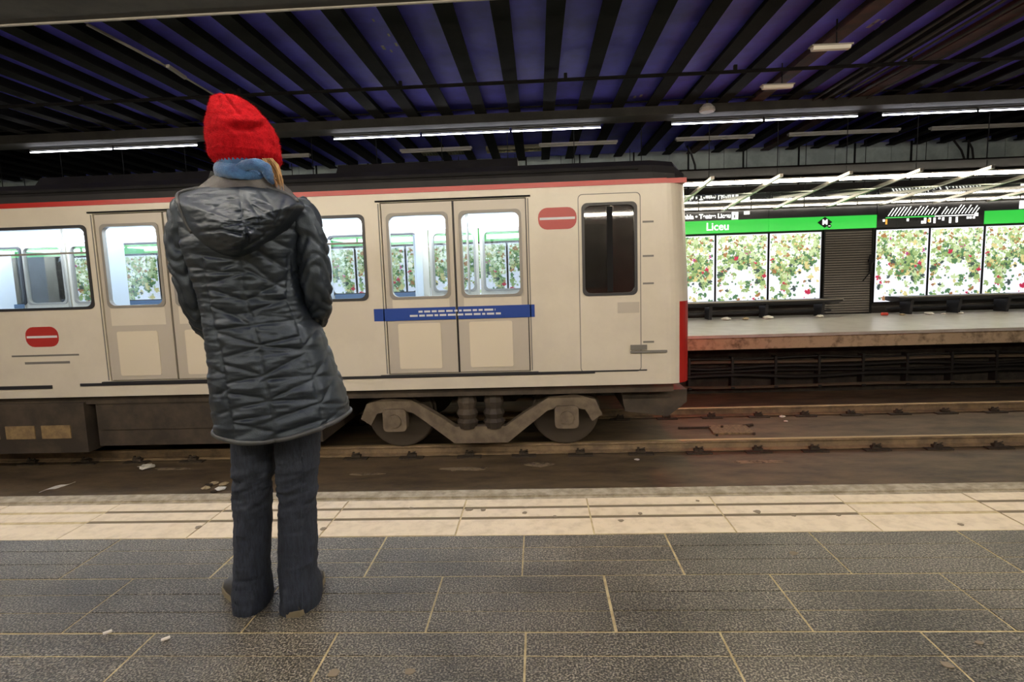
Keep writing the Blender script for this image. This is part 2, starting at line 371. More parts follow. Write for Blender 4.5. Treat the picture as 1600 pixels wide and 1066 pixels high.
def girder(name, y0, y1, z0, z1, trim=True):
    q = B(); q.box(XL, XR, y0, y1, z0, z1)
    g = q.build(name, 'girder'); struct(g)
    if trim:
        t = B(); t.box(XL, XR, y1-.012, y1+.012, z0-.012, z0+.012); t.build('edge_strip', 'trim_grey', g)
    return g
girder('trim_1', 4.35, 5.06, 3.40, 3.60)
girder('trim_2', 9.18, 9.58, 3.47, 3.60, False)
b = B(); b.tube([(XL, 7.55, 3.52), (XR, 7.55, 3.52)], .022, 8); b.tube([(XL, 9.0, 3.62), (XR, 9.0, 3.62)], .012, 6)
for k in range(-6, 6): b.box(k*2.1+.4, k*2.1+.44, 7.53, 7.57, 3.52, 3.599)
tag(b.build('ceiling_conduit', 'beam'), 'thin dark conduit pipe running lengthways under the blue ceiling beams', 'conduit')
for i, (dx, r) in enumerate(((0, .016), (.07, .022), (.15, .016), (.24, .03), (.36, .016))):
    x = 4.22+dx*2.2; b = B(); b.tube([(x, 5.1, 3.575), (x+.02, 7.3, 3.575), (x, 9.17, 3.575)], min(r, .02), 6)
    tag(b.build('cable_run', 'girder'), 'thin dark cable run crossing under the ceiling in a parallel bundle', 'cable', 'cable bundle across the ceiling')
# ------------------------------------------------------------------ rails
def rail(yc, label, xs):
    q = B(); z = Z_RAIL
    prof = [(-.07, Z_BED+.012), (.07, Z_BED+.012), (.07, Z_BED+.022), (.012, Z_BED+.04), (.012, z-.04), (.036, z-.03), (.036, z-.006), (-.036, z-.006), (-.036, z-.03), (-.012, z-.04), (-.012, Z_BED+.04), (-.07, Z_BED+.022)]
    q.prism_x([(yc+y, zz) for y, zz in prof], XL, XR)
    root = thing('rail', label, 'rail', (0, yc, Z_BED))
    q.build('rail_profile', 'rail_web', root)
    h = B(); h.prism_x([(yc-.034, z-.006), (yc+.034, z-.006), (yc+.024, z), (yc-.024, z)], XL, XR); h.build('running_surface', 'rail_top', root)
    c = B()
    c.prism_z([(-.15, -.16), (.15, -.16), (.15, .16), (-.15, .16)], 0, .018)
    for s in (-1, 1):
        c.box(-.055, .055, s*.085-.03, s*.085+.03, .018, .05); c.tube([(-.03, s*.10, .05), (-.03, s*.10, .085)], .016, 6)
        c.tube([(.03, s*.07, .05), (.045, s*.10, .075), (0, s*.12, .065), (-.04, s*.08, .055)], .010, 6)
    cm = c.mesh('rail_clip', 'clip')
    for x in xs: place('rail_clip', cm, (x+random.uniform(-.02, .02), yc, Z_BED), root, (0, 0, random.uniform(-.05, .05)))
rail(6.97, 'rusty running rail with clips under the near side of the train', [-.217+.705*k for k in range(-14, 14)])
rail(8.64, 'rusty running rail with clips next to the far platform wall', [3.25+.68*k for k in range(-18, 13)])
# sump cover between the rails
a = thing('drain_cover', 'rusty square metal cover plate lying between the rails', 'cover', (2.6, 7.74, Z_BED+.03))
b = B(); b.prism_z([(2.29, 7.54), (2.82, 7.52), (2.84, 7.93), (2.33, 7.95)], Z_BED+.03, Z_BED+.055)
b.build('plate', 'plate', a)
for px, py in ((1120, 681), (1178, 679), (1170, 667), (1128, 668)):
    c = atz(px, py, Z_BED+.055); q = B(); q.tube([(c.x, c.y, Z_BED+.05), (c.x, c.y, Z_BED+.08)], .018, 6); q.build('bolt', 'clip', a)
q = B(); q.tube([(1.9, 7.86, Z_BED+.045), (2.35, 7.86, Z_BED+.045)], .014, 6); q.tube([(2.8, 7.9, Z_BED+.045), (2.95, 7.95, Z_BED+.045)], .02, 6); q.build('pull_rod', 'clip', a)
# cables and brackets along the far platform wall
for i, (z, r, mm) in enumerate(((-.50, .02, 'cable'), (-.56, .03, 'cable_brown'), (-.64, .03, 'cable'), (-.72, .022, 'cable'), (-.80, .035, 'cable'), (-.99, .028, 'cable_brown'))):
    pts = [(XL+k*.5, 10.20-.012*i, z+.02*math.sin(k*1.3+i)*(i % 2 == 0)+.012*math.sin(k*.7+2*i)) for k in range(57)]
    b = B(); b.tube(pts, r, 6)
    tag(b.build('wall_cable', mm), ['black cable strung uppermost along the dark wall under the far platform', 'brown dusty cable strung just below the uppermost cable under the far platform', 'black cable strung directly below the upper brown cable on the far platform wall', 'thin black cable strung above the thickest cable on the far platform wall', 'thickest black cable strung along the far platform wall', 'brown dusty cable strung lowest along the foot of the far platform wall'][i], 'cable', 'cables along the far platform wall')
kb = B(); kb.box(-.02, .02, -.16, 0, -.55, 0); kb.box(-.03, .03, -.20, -.02, -.56, -.52); kme = kb.mesh('cable_bracket', 'cable')
for k in range(-14, 17): 
    o = place('cable_bracket', kme, (.4+.75*k, 10.30, -.46)); tag(o, 'black upright bracket holding cables on the far platform wall', 'bracket', 'cable brackets')
# ------------------------------------------------------------------ far platform wall: posters, signs, shutter door
PZ0, PZ1 = 0.23, 1.86
LEAF2D = [(0, -.55), (.04, -.18), (.30, -.30), (.26, -.16), (.55, .02), (.44, .08), (.50, .30), (.28, .22), (.24, .34), (.12, .16), (.17, .52), (.08, .46), (0, .68),
          (-.08, .46), (-.17, .52), (-.12, .16), (-.24, .34), (-.28, .22), (-.50, .30), (-.44, .08), (-.55, .02), (-.26, -.16), (-.30, -.30), (-.04, -.18)]
def leaf_mesh(w, seed):
    rnd = random.Random(seed); q = B(); n = len(LEAF2D)
    H = PZ1-PZ0-.05
    for k in range(1500):
        t = rnd.random()**1.0
        x = rnd.uniform(.03, w-.03)
        wave = .56+.15*math.sin(x*5+seed*2.1)+.08*math.sin(x*13+seed)
        dense = 1-t            # t is depth below the top edge
        if t > wave:
            if rnd.random() > .10: continue
        z = (1-t)*H
        big = rnd.random() < (.30 if t > wave*.55 else .15)
        s = rnd.uniform(.09, .15) if big else rnd.uniform(.03, .085)
        if t > .62*wave: pal = [0, 0, 1, 1, 2, 4, 6, 7, 0, 1, 1, 2] if rnd.random() < .955 else [5]
        else: pal = [0, 0, 2, 2, 2, 3, 3, 9, 6, 1, 1, 4, 8, 2, 0, 9] 
        c = rnd.choice(pal)
        if c == 8 and rnd.random() < .8: c = 0
        a = rnd.uniform(0, 6.28); ca, sa = math.cos(a), math.sin(a); y = -.004-.0001*k/10
        x = min(max(x, s*.6), w-s*.6); z = min(max(z, s*.7), H-s*.7)
        vs = [(x+s*(u*ca-v*sa), y, z+s*(u*sa+v*ca)) for u, v in LEAF2D]
        q.add([(x, y, z)]+vs, [(0, 1+j, 1+(j+1) % n) for j in range(n)], c)
    return q.mesh('leaf_print', LM)
PW = 1.165
leaf_me = [leaf_mesh(PW-.05, s) for s in (1, 2, 3)]
fb = B(); fb.ring_y([(0, 0), (PW, 0), (PW, PZ1-PZ0), (0, PZ1-PZ0)], [(.018, .02), (PW-.018, .02), (PW-.018, PZ1-PZ0-.02), (.018, PZ1-PZ0-.02)], -.07, 0)
frame_me = fb.mesh('frame', 'black'); fb = B(); fb.box(.018, PW-.018, -.05, -.02, .02, PZ1-PZ0-.02); face_me = fb.mesh('lightbox_face', 'poster')
posters = [2.835-PW*k-.005*k for k in range(13)]
named = {0: 'backlit autumn leaf poster beside the green name band, partly behind the train nose',
         1: 'backlit maple leaf poster with a magenta leaf, under the station name',
         2: 'backlit maple leaf poster beside the shutter door, above the end of a bench',
         3: 'backlit maple leaf poster on the map side of the slatted shutter door',
         4: 'backlit maple leaf poster under the long end of the line map',
         5: 'backlit maple leaf poster under the plain green band past the line map'}
vis = [2.835, 4.003, 5.172, 7.478, 8.642, 9.8075]
for i, x in enumerate(vis+[10.96]+posters[1:]):
    lab = named.get(i, 'backlit leaf poster on the far wall behind the train')
    r = thing('leaf_poster', lab, 'poster', (x, Y_WALL, PZ0), 'backlit leaf posters along the far wall')
    place('frame', frame_me, (x, Y_WALL, PZ0), r); f = place('lightbox_face', face_me, (x, Y_WALL, PZ0), r)
    g = place('leaf_print', leaf_me[(i*2+1) % 3], (x+.025, Y_WALL-.05, PZ0+.025), f); g['kind'] = 'stuff'
# slatted shutter door
dx0, dx1 = 6.37, 7.455
d = thing('shutter_door', 'dark metal shutter door of horizontal slats between leaf posters', 'door', ((dx0+dx1)/2, Y_WALL, 0))
b = B(); b.box(dx0, dx1, Y_WALL-.03, Y_WALL, 0.0, 1.88); b.build('door_leaf', 'louvre_back', d)
b = B(); b.ring_y([(dx0, 0), (dx1, 0), (dx1, 1.888), (dx0, 1.888)], [(dx0+.03, .02), (dx1-.03, .02), (dx1-.03, 1.87), (dx0+.03, 1.87)], Y_WALL-.07, Y_WALL-.03); b.build('door_frame', 'black', d)
sb = B(); sb.prism_x([(-.055, 0), (-.03, 0), (-.03, .036), (-.04, .036)], 0, dx1-dx0-.08); sm = sb.mesh('slat', 'louvre')
for k in range(34): place('slat', sm, (dx0+.04, Y_WALL, .03+.0535*k), d)
b = B(); b.prism_y(circle(7.40, 1.17, .07, 14), Y_WALL-.12, Y_WALL-.07); b.box(7.36, 7.42, Y_WALL-.10, Y_WALL-.07, .9, 1.3); b.tube([(7.40, Y_WALL-.13, 1.12), (7.38, Y_WALL-.13, .95), (7.22, Y_WALL-.1, .72)], .012, 6)
b.build('handle', 'black_gloss', d)
# green name band, in panels
def green(x0, x1, label):
    r = thing('name_band', label, 'sign', ((x0+x1)/2, Y_WALL, 1.89))
    q = B(); q.box(x0, x1, Y_WALL-.07, Y_WALL, 1.89, 2.17); q.build('green_panel', 'green_sign', r)
    q = B(); q.box(x0, x1, Y_WALL-.06, Y_WALL, 2.17, 2.37); q.build('black_strip', 'black_gloss', r); return r
YF = Y_WALL-.074
g1 = green(2.0, 5.155, 'green lit station name band with white lettering and a black exit strip')
text('station_name', 'Liceu', 4.04, YF, 2.03, .24, 'white_sign', g1, bold=.003)
text('exit_text', 'de La Rambla \u2022 Teatre Liceu', 4.33, Y_WALL-.064, 2.265, .135, 'white_sign', g1, align='RIGHT', bold=.005)
q = B(); q.box(4.35, 4.49, Y_WALL-.068, Y_WALL-.06, 2.18, 2.34); q.build('exit_pictogram', 'white_sign', g1)
q = B(); q.box(4.40, 4.425, Y_WALL-.071, Y_WALL-.068, 2.21, 2.28); q.prism_y(circle(4.42, 2.305, .014, 8), Y_WALL-.071, Y_WALL-.068); q.build('exit_figure', 'black', g1)
q = B(); q.box(4.62, 4.74, Y_WALL-.068, Y_WALL-.06, 2.28, 2.35); q.build('white_tab', 'white_sign', g1)
g2 = green(5.165, 7.49, 'green lit band with a black diamond metro emblem above the shutter door')
q = B(); q.prism_y([(6.375-.16, 2.045), (6.375, 1.925), (6.375+.16, 2.045), (6.375, 2.165)], YF-.004, YF+.004); em_ = q.build('diamond_emblem', 'black', g2)
text('emblem_letter', 'M', 6.375, YF-.006, 2.045, .15, 'white_sign', em_, bold=.006)
q = B(); q.prism_y(circle(6.475, 1.965, .042, 14), YF-.003, YF+.004); q.build('emblem_badge', 'black', g2)
q = B(); q.box(6.452, 6.498, YF-.005, YF-.002, 1.958, 1.970); q.build('badge_mark', 'white_sign', g2)
g3 = green(9.78, 12.9, 'plain green lit band beyond the line map panel')
q = B(); q.box(10.50, 10.72, Y_WALL-.075, Y_WALL-.06, 2.19, 2.36); q.build('exit_pictogram', 'white_sign', g3)
g4 = green(-12.9, 1.99, 'green lit station name band running on behind the train')
for x in (-7.5, -3.6, .4): text('station_name', 'Liceu', x, YF, 2.03, .235, 'white_sign', g4, bold=.006)
# line map
mp_ = thing('line_map', 'black line map panel with slanted white station names', 'sign', (8.64, Y_WALL, 1.89))
b = B(); b.box(7.50, 9.77, Y_WALL-.07, Y_WALL, 1.88, 2.38); b.build('panel', 'black_gloss', mp_)
def mx(px, py): p = at(px, py, YF); return p.x, p.z
xa, xb, xc = 7.68, 8.72, 9.62; zl = 2.095
b = B(); b.box(xa, xb, YF-.004, YF+.004, zl-.012, zl+.012); b.build('line_green', 'map_green', mp_)
b = B(); b.box(xb, xc, YF-.004, YF+.004, zl-.010, zl+.010); b.build('line_white', 'white_sign', mp_)
nb = B(); rnd = random.Random(5)
for k in range(27):
    x = 7.72+k*.071
    if k == 15: continue
    L = rnd.uniform(.13, .24); w = .012
    nb.prism_y([(x, zl+.035), (x+w*1.6, zl+.035), (x+w*1.6+L*.55, zl+.035+L*.83), (x+L*.55, zl+.035+L*.83)], YF-.003, YF+.003)
nb.build('station_names', 'white_sign', mp_)['kind'] = 'stuff'
b = B()
for x, h in ((7.62, .05), (8.13, .06), (8.50, .12), (8.60, .1), (8.70, .12), (8.80, .04), (8.88, .07), (9.03, .13), (9.17, .12), (9.40, .05), (9.46, .05), (9.53, .05)):
    b.box(x, x+.045, YF-.003, YF+.003, zl-.03-h, zl-.03)
b.box(9.56, 9.64, YF-.003, YF+.003, zl-.03, zl+.04); b.box(8.44, 8.49, YF-.003, YF+.003, zl-.15, zl-.09)
b.build('interchange_marks', 'white_sign', mp_)
b = B(); b.box(7.68, 7.715, YF-.003, YF+.003, zl-.14, zl-.03); b.box(8.58, 8.63, YF-.004, YF+.004, zl-.12, zl-.06); b.build('orange_marks', 'map_orange', mp_)

# ------------------------------------------------------------------ benches on the far platform
def bench(x0, x1, label):
    r = thing('bench', label, 'bench', ((x0+x1)/2, 12.75, 0))
    q = B(); q.prism_x([(12.45, .385), (12.95, .385), (12.95, .30), (12.70, .27), (12.48, .33)], x0, x1); q.build('seat', 'bench', r)
    q = B(); q.box(x0, x1, 12.44, 12.462, .37, .392); q.build('seat_edge', 'steel', r)
    q = B(); q.box(x0+.02, x1-.02, 12.9, 12.95, .08, .13); q.build('foot_rail', 'bench', r)
    n = max(2, int((x1-x0)/1.15)); 
    for k in range(n+1):
        x = x0+.35+(x1-x0-.7)*k/n; q = B(); q.prism_x([(12.62, 0), (12.95, 0), (12.95, .32), (12.55, .32)], x-.03, x+.03); q.build('leg', 'bench', r)
    return r
bench(2.2, 6.47, 'long dark bench ending beside the slatted shutter door')
bench(7.62, 12.3, 'long dark bench in front of the posters under the line map')

# ------------------------------------------------------------------ far canopy with tubes
cn = thing('light_canopy', 'suspended metal canopy with slanting struts and mirror strip over the far platform', 'canopy', (0, 11.4, 2.35))
def strut_z(y): return 2.60-(y-9.9)*(2.60-2.365)/3.0
step = 1.122; xs = [4.07+step*k for k in range(-16, 8)]
tb = B(); tb.loft([[(-.028, y, z-.025), (.028, y, z-.025), (.028, y, z+.025), (-.028, y, z+.025)] for y, z in ((9.88, strut_z(9.88)), (12.95, strut_z(12.95)))])
sme = tb.mesh('strut', 'steel')
rb = B(); rb.tube([(0, 0, 0), (0, 0, .97)], .007, 5); rme = rb.mesh('hanger_rod', 'black')
for x in xs:
    place('strut', sme, (x, 0, 0), cn); place('hanger_rod', rme, (x-.03, 9.98, 2.62), cn); place('hanger_rod', rme, (x+.04, 11.6, 2.5), cn)
b = B(); b.loft([[(XL+.1, y, strut_z(y)+.13), (XR-.1, y, strut_z(y)+.13), (XR-.1, y, strut_z(y)+.155), (XL+.1, y, strut_z(y)+.155)] for y in (9.9, 11.15)]); b.build('dark_panel', 'panel_black', cn)
b = B(); b.box(XL+.1, XR-.1, 11.16, Y_WALL-.02, 2.475, 2.495); b.build('mirror_strip', 'mirror', cn)
def tube_row(y, z, x0, n, L, gap, me_mat, label, group, r=.019, caps=True, hm='housing', hw=.014):
    hb = B(); hb.prism_x([(-hw, .030), (hw, .030), (hw*.6+.004, .055), (-hw*.6-.004, .055)], 0, L); hme = hb.mesh('housing', hm)
    t = B(); t.tube([(.006, 0, 0), (L-.006, 0, 0)], r, 8); tme = t.mesh('tube', me_mat)
    c = B(); c.box(0, .008, -.015, .015, -.015, .030); c.box(L-.008, L, -.015, .015, -.015, .030); cme = c.mesh('end_cap', 'housing')
    for k in range(n):
        x = x0+k*(L+gap); rt = thing('tube_light', label, 'lamp', (x+L/2, y, z), group)
        place('housing', hme, (x, y, z), rt); place('tube', tme, (x, y, z), rt)
        if caps: place('end_cap', cme, (x, y, z), rt)
tube_row(10.6, 2.605, XL+.6, 24, 1.11, .012, 'tube_far', 'lit fluorescent tube along the open edge of the far canopy', 'front row of canopy tubes', r=.024, hw=.075)  # housings widened to shield the panel above from the tubes' upward light
tube_row(12.88, 2.405, XL+.6, 24, 1.11, .012, 'tube_rear', 'lit fluorescent tube close to the black strip above the green band', 'rear row of canopy tubes', r=.014)
for x0, n in ((-8.4, 2), (-3.25, 3), (2.18, 2), (5.42, 2)): tube_row(9.48, 3.39, x0, n, 1.42, .03, 'tube_girder', 'dimly lit slim tube under the long ceiling girder', 'tubes under the ceiling girder', r=.009, caps=False, hm='girder')
# row of plain battens further back
for x0, x1 in ((2.7, 4.17), (4.8, 6.84), (7.4, 9.2), (.1, 1.6), (-2.6, -1.2), (-6, -4.4)):
    r = thing('ceiling_batten', 'unlit grey ceiling batten hung behind the long girder', 'lamp', ((x0+x1)/2, 11.4, 3.6), 'unlit battens behind the girder')
    q = B(); q.prism_x([(11.36, 3.56), (11.44, 3.56), (11.46, 3.60), (11.34, 3.60)], x0, x1); q.build('batten_body', 'housing', r)
    q = B(); q.box(x0+.02, x1-.02, 11.385, 11.415, 3.535, 3.56); q.build('batten_tube', 'trim_grey', r)
# near platform lamps, above and behind the camera
tube_row(1.75, 2.62, -8.4, 15, 1.11, .012, 'tube_near', 'lit fluorescent tube above the near platform edge', 'near platform front tubes', r=.026)
tube_row(-0.9, 2.45, -8.4, 15, 1.11, .012, 'tube_near', 'lit fluorescent tube above the back of the near platform', 'near platform rear tubes', r=.02)
nc = thing('near_canopy', 'suspended metal strut canopy above the near platform', 'canopy', (0, .6, 2.45))
tb = B(); tb.loft([[(-.028, y, z-.025), (.028, y, z-.025), (.028, y, z+.025), (-.028, y, z+.025)] for y, z in ((-1.3, 2.54), (2.0, 2.74))]); nme = tb.mesh('strut', 'steel')
rb = B(); rb.tube([(0, 0, 0), (0, 0, .90)], .007, 5); nr = rb.mesh('hanger_rod', 'black')
for k in range(16): place('strut', nme, (-8.4+1.122*k, 0, 0), nc); place('hanger_rod', nr, (-8.4+1.122*k, 1.9, 2.72), nc)
# two small hanging lamps and a clamp under the blue ceiling
for (pa, pb, z, lab) in (((1268, 80), (1328, 76), 3.42, 'small white hanging batten lamp beside a rusty red beam'), ((1192, 139), (1237, 138), 3.42, 'small white hanging batten lamp next to the long conduit')):
    a, c = atz(*pa, z), atz(*pb, z); y = (a.y+c.y)/2
    r = thing('hanging_lamp', lab, 'lamp', ((a.x+c.x)/2, y, z), None)
    q = B(); q.prism_x([(y-.03, z), (y+.03, z), (y+.045, z+.035), (y-.045, z+.035)], a.x, c.x); q.build('lamp_body', 'paper', r)
    q = B(); xm = a.x+(c.x-a.x)*.65; q.tube([(xm, y, z+.03), (xm, y, 3.735)], .008, 5); q.build('stem', 'black', r)
    q = B(); q.box(a.x-.02, c.x+.02, y-.05, y+.05, z+.035, z+.05); q.build('reflector', 'trim_grey', r)
c = at(1105, 168, 9.05)
r = thing('ceiling_clamp', 'small grey round clamp hung in front of the long girder', 'clamp_fitting', (c.x, 9.05, 3.42))
b = B(); b.loft([[(c.x+rr*math.cos(t*.5236), 9.05+rr*math.sin(t*.5236), zz) for t in range(12)] for rr, zz in ((.05, 3.56), (.11, 3.50), (.12, 3.46), (.10, 3.44))]); b.build('clamp_body', 'housing', r)
b = B(); b.tube([(c.x, 9.05, 3.55), (c.x, 9.05, 3.62)], .015, 6); b.build('stem', 'black', r)
# cable trays over the train
for x0, x1 in ((-2.41, -1.36), (-.97, .33)):
    r = thing('cable_tray', 'pale yellow mesh cable tray hung behind the long girder', 'cable tray', ((x0+x1)/2, 12, 3.65), 'mesh cable trays')
    q = B(); q.box(x0, x1, 11.85, 11.87, 3.62, 3.70); q.box(x0, x1, 12.13, 12.15, 3.62, 3.70); q.build('side_rail', 'tray', r)
    q = B(); n = int((x1-x0)/.06)
    for k in range(n): q.box(x0+k*.06, x0+k*.06+.02, 11.87, 12.13, 3.63, 3.645)
    for k in range(3): q.box(x0, x1, 11.92+.07*k, 11.935+.07*k, 3.645, 3.655)
    q.build('tray_mesh', 'tray', r)['kind'] = 'stuff'
    q = B(); q.tube([(x0+.1, 12, 3.65), (x0+.1, 12, 3.735)], .008, 5); q.tube([(x1-.1, 12, 3.65), (x1-.1, 12, 3.735)], .008, 5); q.build('hanger', 'black', r)
# drooping cables in front of the upper wall
for pts, lab in ((((1073, 228), (1080, 240), (1086, 258), (1087, 272)), 'black cable drooping over the upper wall above the train nose'),
            (((1490, 219), (1502, 235), (1508, 252), (1510, 264)), 'black cable drooping from the ceiling to the far canopy'),
            (((1512, 219), (1519, 232), (1521, 250), (1520, 264)), 'second black cable drooping beside the first one onto the far canopy')):
    b = B(); b.tube([at(x, y, 12.6) for x, y in pts], .022, 6); tag(b.build('drooping_cable', 'cable'), lab, 'cable')
for k in range(-12, 12):
    x = 4.6+1.2*k; b = B(); b.box(x, x+.03, Y_WALL-.0, Y_WALL+.03, 2.9, 3.8); b.build('wall_post', 'black', uw)
# ------------------------------------------------------------------ litter
def crumple(name, loc, s, m_, label, flat=.6, seed=0, grp=None):
    rnd = random.Random(seed); q = B(); n, k = 9, 6; rings = []
    for i in range(k):
        ph = math.pi*(i+.3)/(k-.4); rings.append([(loc[0]+s*rnd.uniform(.65, 1.2)*math.sin(ph)*math.cos(2*math.pi*j/n), loc[1]+s*rnd.uniform(.65, 1.2)*math.sin(ph)*math.sin(2*math.pi*j/n), loc[2]+s*flat*(1-math.cos(ph))*rnd.uniform(.85, 1.1)) for j in range(n)])
    q.loft(rings); return tag(q.build(name, m_), label, 'litter', grp)
for i, (px, py, s, m_, lab) in enumerate(((1410, 489, .06, 'paper_tan', 'crumpled brown wrapper under the bench beside the red can'), (1452, 488, .09, 'paper', 'larger crumpled white tissue under the bench'), (1475, 487, .05, 'paper', 'small crumpled white scrap beside the larger tissue'),
        (1502, 487, .05, 'paper', 'flat white scrap of paper on the far platform away from the tissues'), (1135, 497, .10, 'paper', 'flattened white paper on the far platform by the train nose'), (1165, 497, .08, 'paper_tan', 'crumpled tan wrapper lying between two white papers'),
        (1200, 496, .11, 'paper', 'crumpled white paper under the middle of the bench'), (1282, 493, .09, 'paper', 'white paper on the far platform at the foot of the shutter door'))):
    c = atz(px, py, 0); y = min(c.y, 12.4); c = Vector((c.x*y/c.y, y, 0.0)); crumple('crumpled_paper', c, s, m_, lab, .35, i)
c = atz(1382, 490, 0); c = Vector((c.x*12.4/c.y, 12.4, 0)); b = B(); b.loft([[(c.x+x, 12.4+rr*math.cos(t*.6283), .04+rr*math.sin(t*.6283)) for t in range(10)] for x, rr in ((-.07, .022), (-.06, .034), (.06, .034), (.07, .024))])
r = thing('drink_can', 'red drink can lying on the far platform beside the shutter door', 'can', (c.x, 12.4, 0)); b.build('can_body', 'red_can', r); b = B(); b.loft([[(c.x+x, 12.4+rr*math.cos(t*.6283), .04+rr*math.sin(t*.6283)) for t in range(10)] for x, rr in ((.07, .022), (.074, .022))]); b.build('can_lid', 'steel', r)
a, c = atz(68, 768, Z_BED), atz(108, 757, Z_BED)
b = B(); b.loft([[(a.x+(c.x-a.x)*t+dx_, a.y+(c.y-a.y)*t+dy_, Z_BED+.006+hz+.012*math.sin(t*6)) for dx_, dy_, hz in ((0, -.06, 0), (.02, .07, 0), (.02, .07, .004), (0, -.06, .004))] for t in (0, .2, .4, .6, .8, 1)])
tag(b.build('paper_slip', 'paper'), 'long white paper slip lying on the track bed below the platform edge', 'litter')
for i, (px, py, s, m_) in enumerate(((322, 764, .05, 'paper_tan'), (335, 757, .05, 'paper_tan'), (345, 766, .06, 'paper'), (350, 758, .05, 'paper_tan'), (334, 770, .04, 'clip'), (326, 760, .05, 'clip'))):
    c = atz(px, py, Z_BED); crumple('litter_scrap', (c.x, c.y, Z_BED), s, m_, {'paper': 'small crumpled white scrap in a heap of litter on the track bed', 'paper_tan': 'small tan scrap in a heap of litter on the track bed', 'clip': 'small dark scrap in a heap of litter on the track bed'}[m_], .3, 20+i, 'litter heap on the track bed')
for i, (px, py, s, lab) in enumerate(((1228, 659, .035, 'white pebble of litter between the rails'), (1222, 652, .05, 'white paper scrap against the foot of the far rail'), (230, 732, .10, 'white paper scrap by the near rail behind the person'), (995, 719, .03, 'tiny white scrap beside a clip of the near rail'))):
    z = Z_BED+(.03 if i == 0 else 0); c = atz(px, py, z); crumple('paper_scrap', (c.x, c.y, z), s, 'paper', lab, .25, 40+i)
for i, (px, py, lab) in enumerate(((167, 991, 'tiny white cigarette end on the seam of the dark pavers'), (258, 1001, 'white cigarette end lying on a dark paver'))):
    c = atz(px, py, 0); b = B(); b.tube([(c.x-.008, c.y-.006, .005), (c.x+.010, c.y+.010, .005)], .005, 6); tag(b.build('cigarette_end', 'paper'), lab, 'litter')
# ------------------------------------------------------------------ the train
TY0, TY1 = 6.40, 9.20           # near and far side faces
TX0, TX1 = -13.2, 1.62
ZB, ZT = -0.17, 2.035
tr = thing('metro_train', 'white metro train with dark roof and red stripe standing at the far track', 'train', (-5.5, 7.8, Z_RAIL))
WZ0, WZ1 = 0.885, 1.80
win = [(-6.95, -5.14), (-3.32, -1.93), (-10.3, -8.5)]
dpair = [(-.915), (-4.22), (-7.72)]
LW = .80; DZ0, DZ1 = 0.02, 1.93
leafs = []
for c in dpair: leafs += [(c-LW, c-.012), (c+.012, c+LW)]
cabw = (.52, 1.08, .86, 1.83)
holes = [(a, b_, WZ0, WZ1) for a, b_ in win]+[(c-LW-.012, c+LW+.012, DZ0-.01, DZ1+.01) for c in dpair]
b = B()
b.wall(TX0, TX1-.33, ZB, ZT, TY0, TY0+.06, holes+[cabw]); b.build('side_wall', 'train_white', tr)
b = B(); b.wall(TX0, TX1-.33, ZB, ZT, TY1-.06, TY1, holes+[cabw]); b.build('side_wall', 'train_white', tr)
# rounded cab nose lofted from bottom to top
def nose_ring(z, ext, r=.30):
    pts = []; xe = TX1+ext
    for a in range(0, 91, 10):
        t = math.radians(a); pts.append((xe-r+r*math.sin(t), TY0+r-r*math.cos(t), z))
    for a in range(0, 91, 10):
        t = math.radians(a); pts.append((xe-r+r*math.cos(t), TY1-r+r*math.sin(t), z))
    pts.append((TX1-.33, TY1, z)); pts.insert(0, (TX1-.33, TY0, z)); return pts
zs = [ZB, 0.0, .25, .5, .75, .86, 1.2, 1.5, 1.8, ZT]
def ext(z): return .10-.05*max(0, z-.8)/1.2 if z > .5 else .10
nb = B(); rings = [nose_ring(z, ext(z)) for z in zs]; n = len(rings[0])
vs_ = [v for r in rings for v in r]
for i in range(len(rings)-1):
    for j in range(n-1):
        zc = (zs[i]+zs[i+1])/2; lowred = zc < .80 and 4 <= j <= n-6
        glassy = .86 < zc < 1.75 and 9 <= j <= n-11
        nb.add([rings[i][j], rings[i][j+1], rings[i+1][j+1], rings[i+1][j]], [(0, 1, 2, 3)], 1 if lowred else (2 if glassy else 0))
nb.build('cab_nose', ['train_white', 'train_red', 'black_gloss'], tr, True)
# red cantrail stripe, with roof
def side_prof(dz0, dz1, o): return dz0, dz1
q = B(); q.box(TX0, TX1-.2, TY0-.012, TY0+.03, 2.035, 2.088); q.box(TX0, TX1-.2, TY1-.03, TY1+.012, 2.035, 2.088); q.box(TX1-.2, TX1+.02, TY0+.02, TY1-.02, 2.035, 2.088); q.build('red_stripe', 'train_red', tr)
prof = [(TY0+.0, 2.088), (TY0+.01, 2.16), (TY0+.05, 2.24), (TY0+.16, 2.31), (TY0+.5, 2.37), (7.8, 2.42), (TY1-.5, 2.37), (TY1-.16, 2.31), (TY1-.05, 2.24), (TY1-.01, 2.16), (TY1, 2.088)]
q = B(); q.prism_x(prof, TX0, TX1-.35); q.loft([[(TX1-.35, y, z) for y, z in prof], [(TX1-.1, 7.8+(y-7.8)*.97, z-.02 if z > 2.1 else z) for y, z in prof], [(TX1+.02, 7.8+(y-7.8)*.90, 2.088+(z-2.088)*.45) for y, z in prof]])
roof = q.build('roof', 'train_roof', tr)
q = B(); q.box(TX0, TX1-.5, TY0-.004, TY0+.03, 2.195, 2.21); q.build('gutter', 'black', roof)
for x in (-10, -6.2, -2.4): q = B(); q.prism_x([(7.0, 2.38), (7.1, 2.50), (8.5, 2.50), (8.6, 2.38)], x, x+2.2); q.build('roof_pod', 'train_roof', roof)
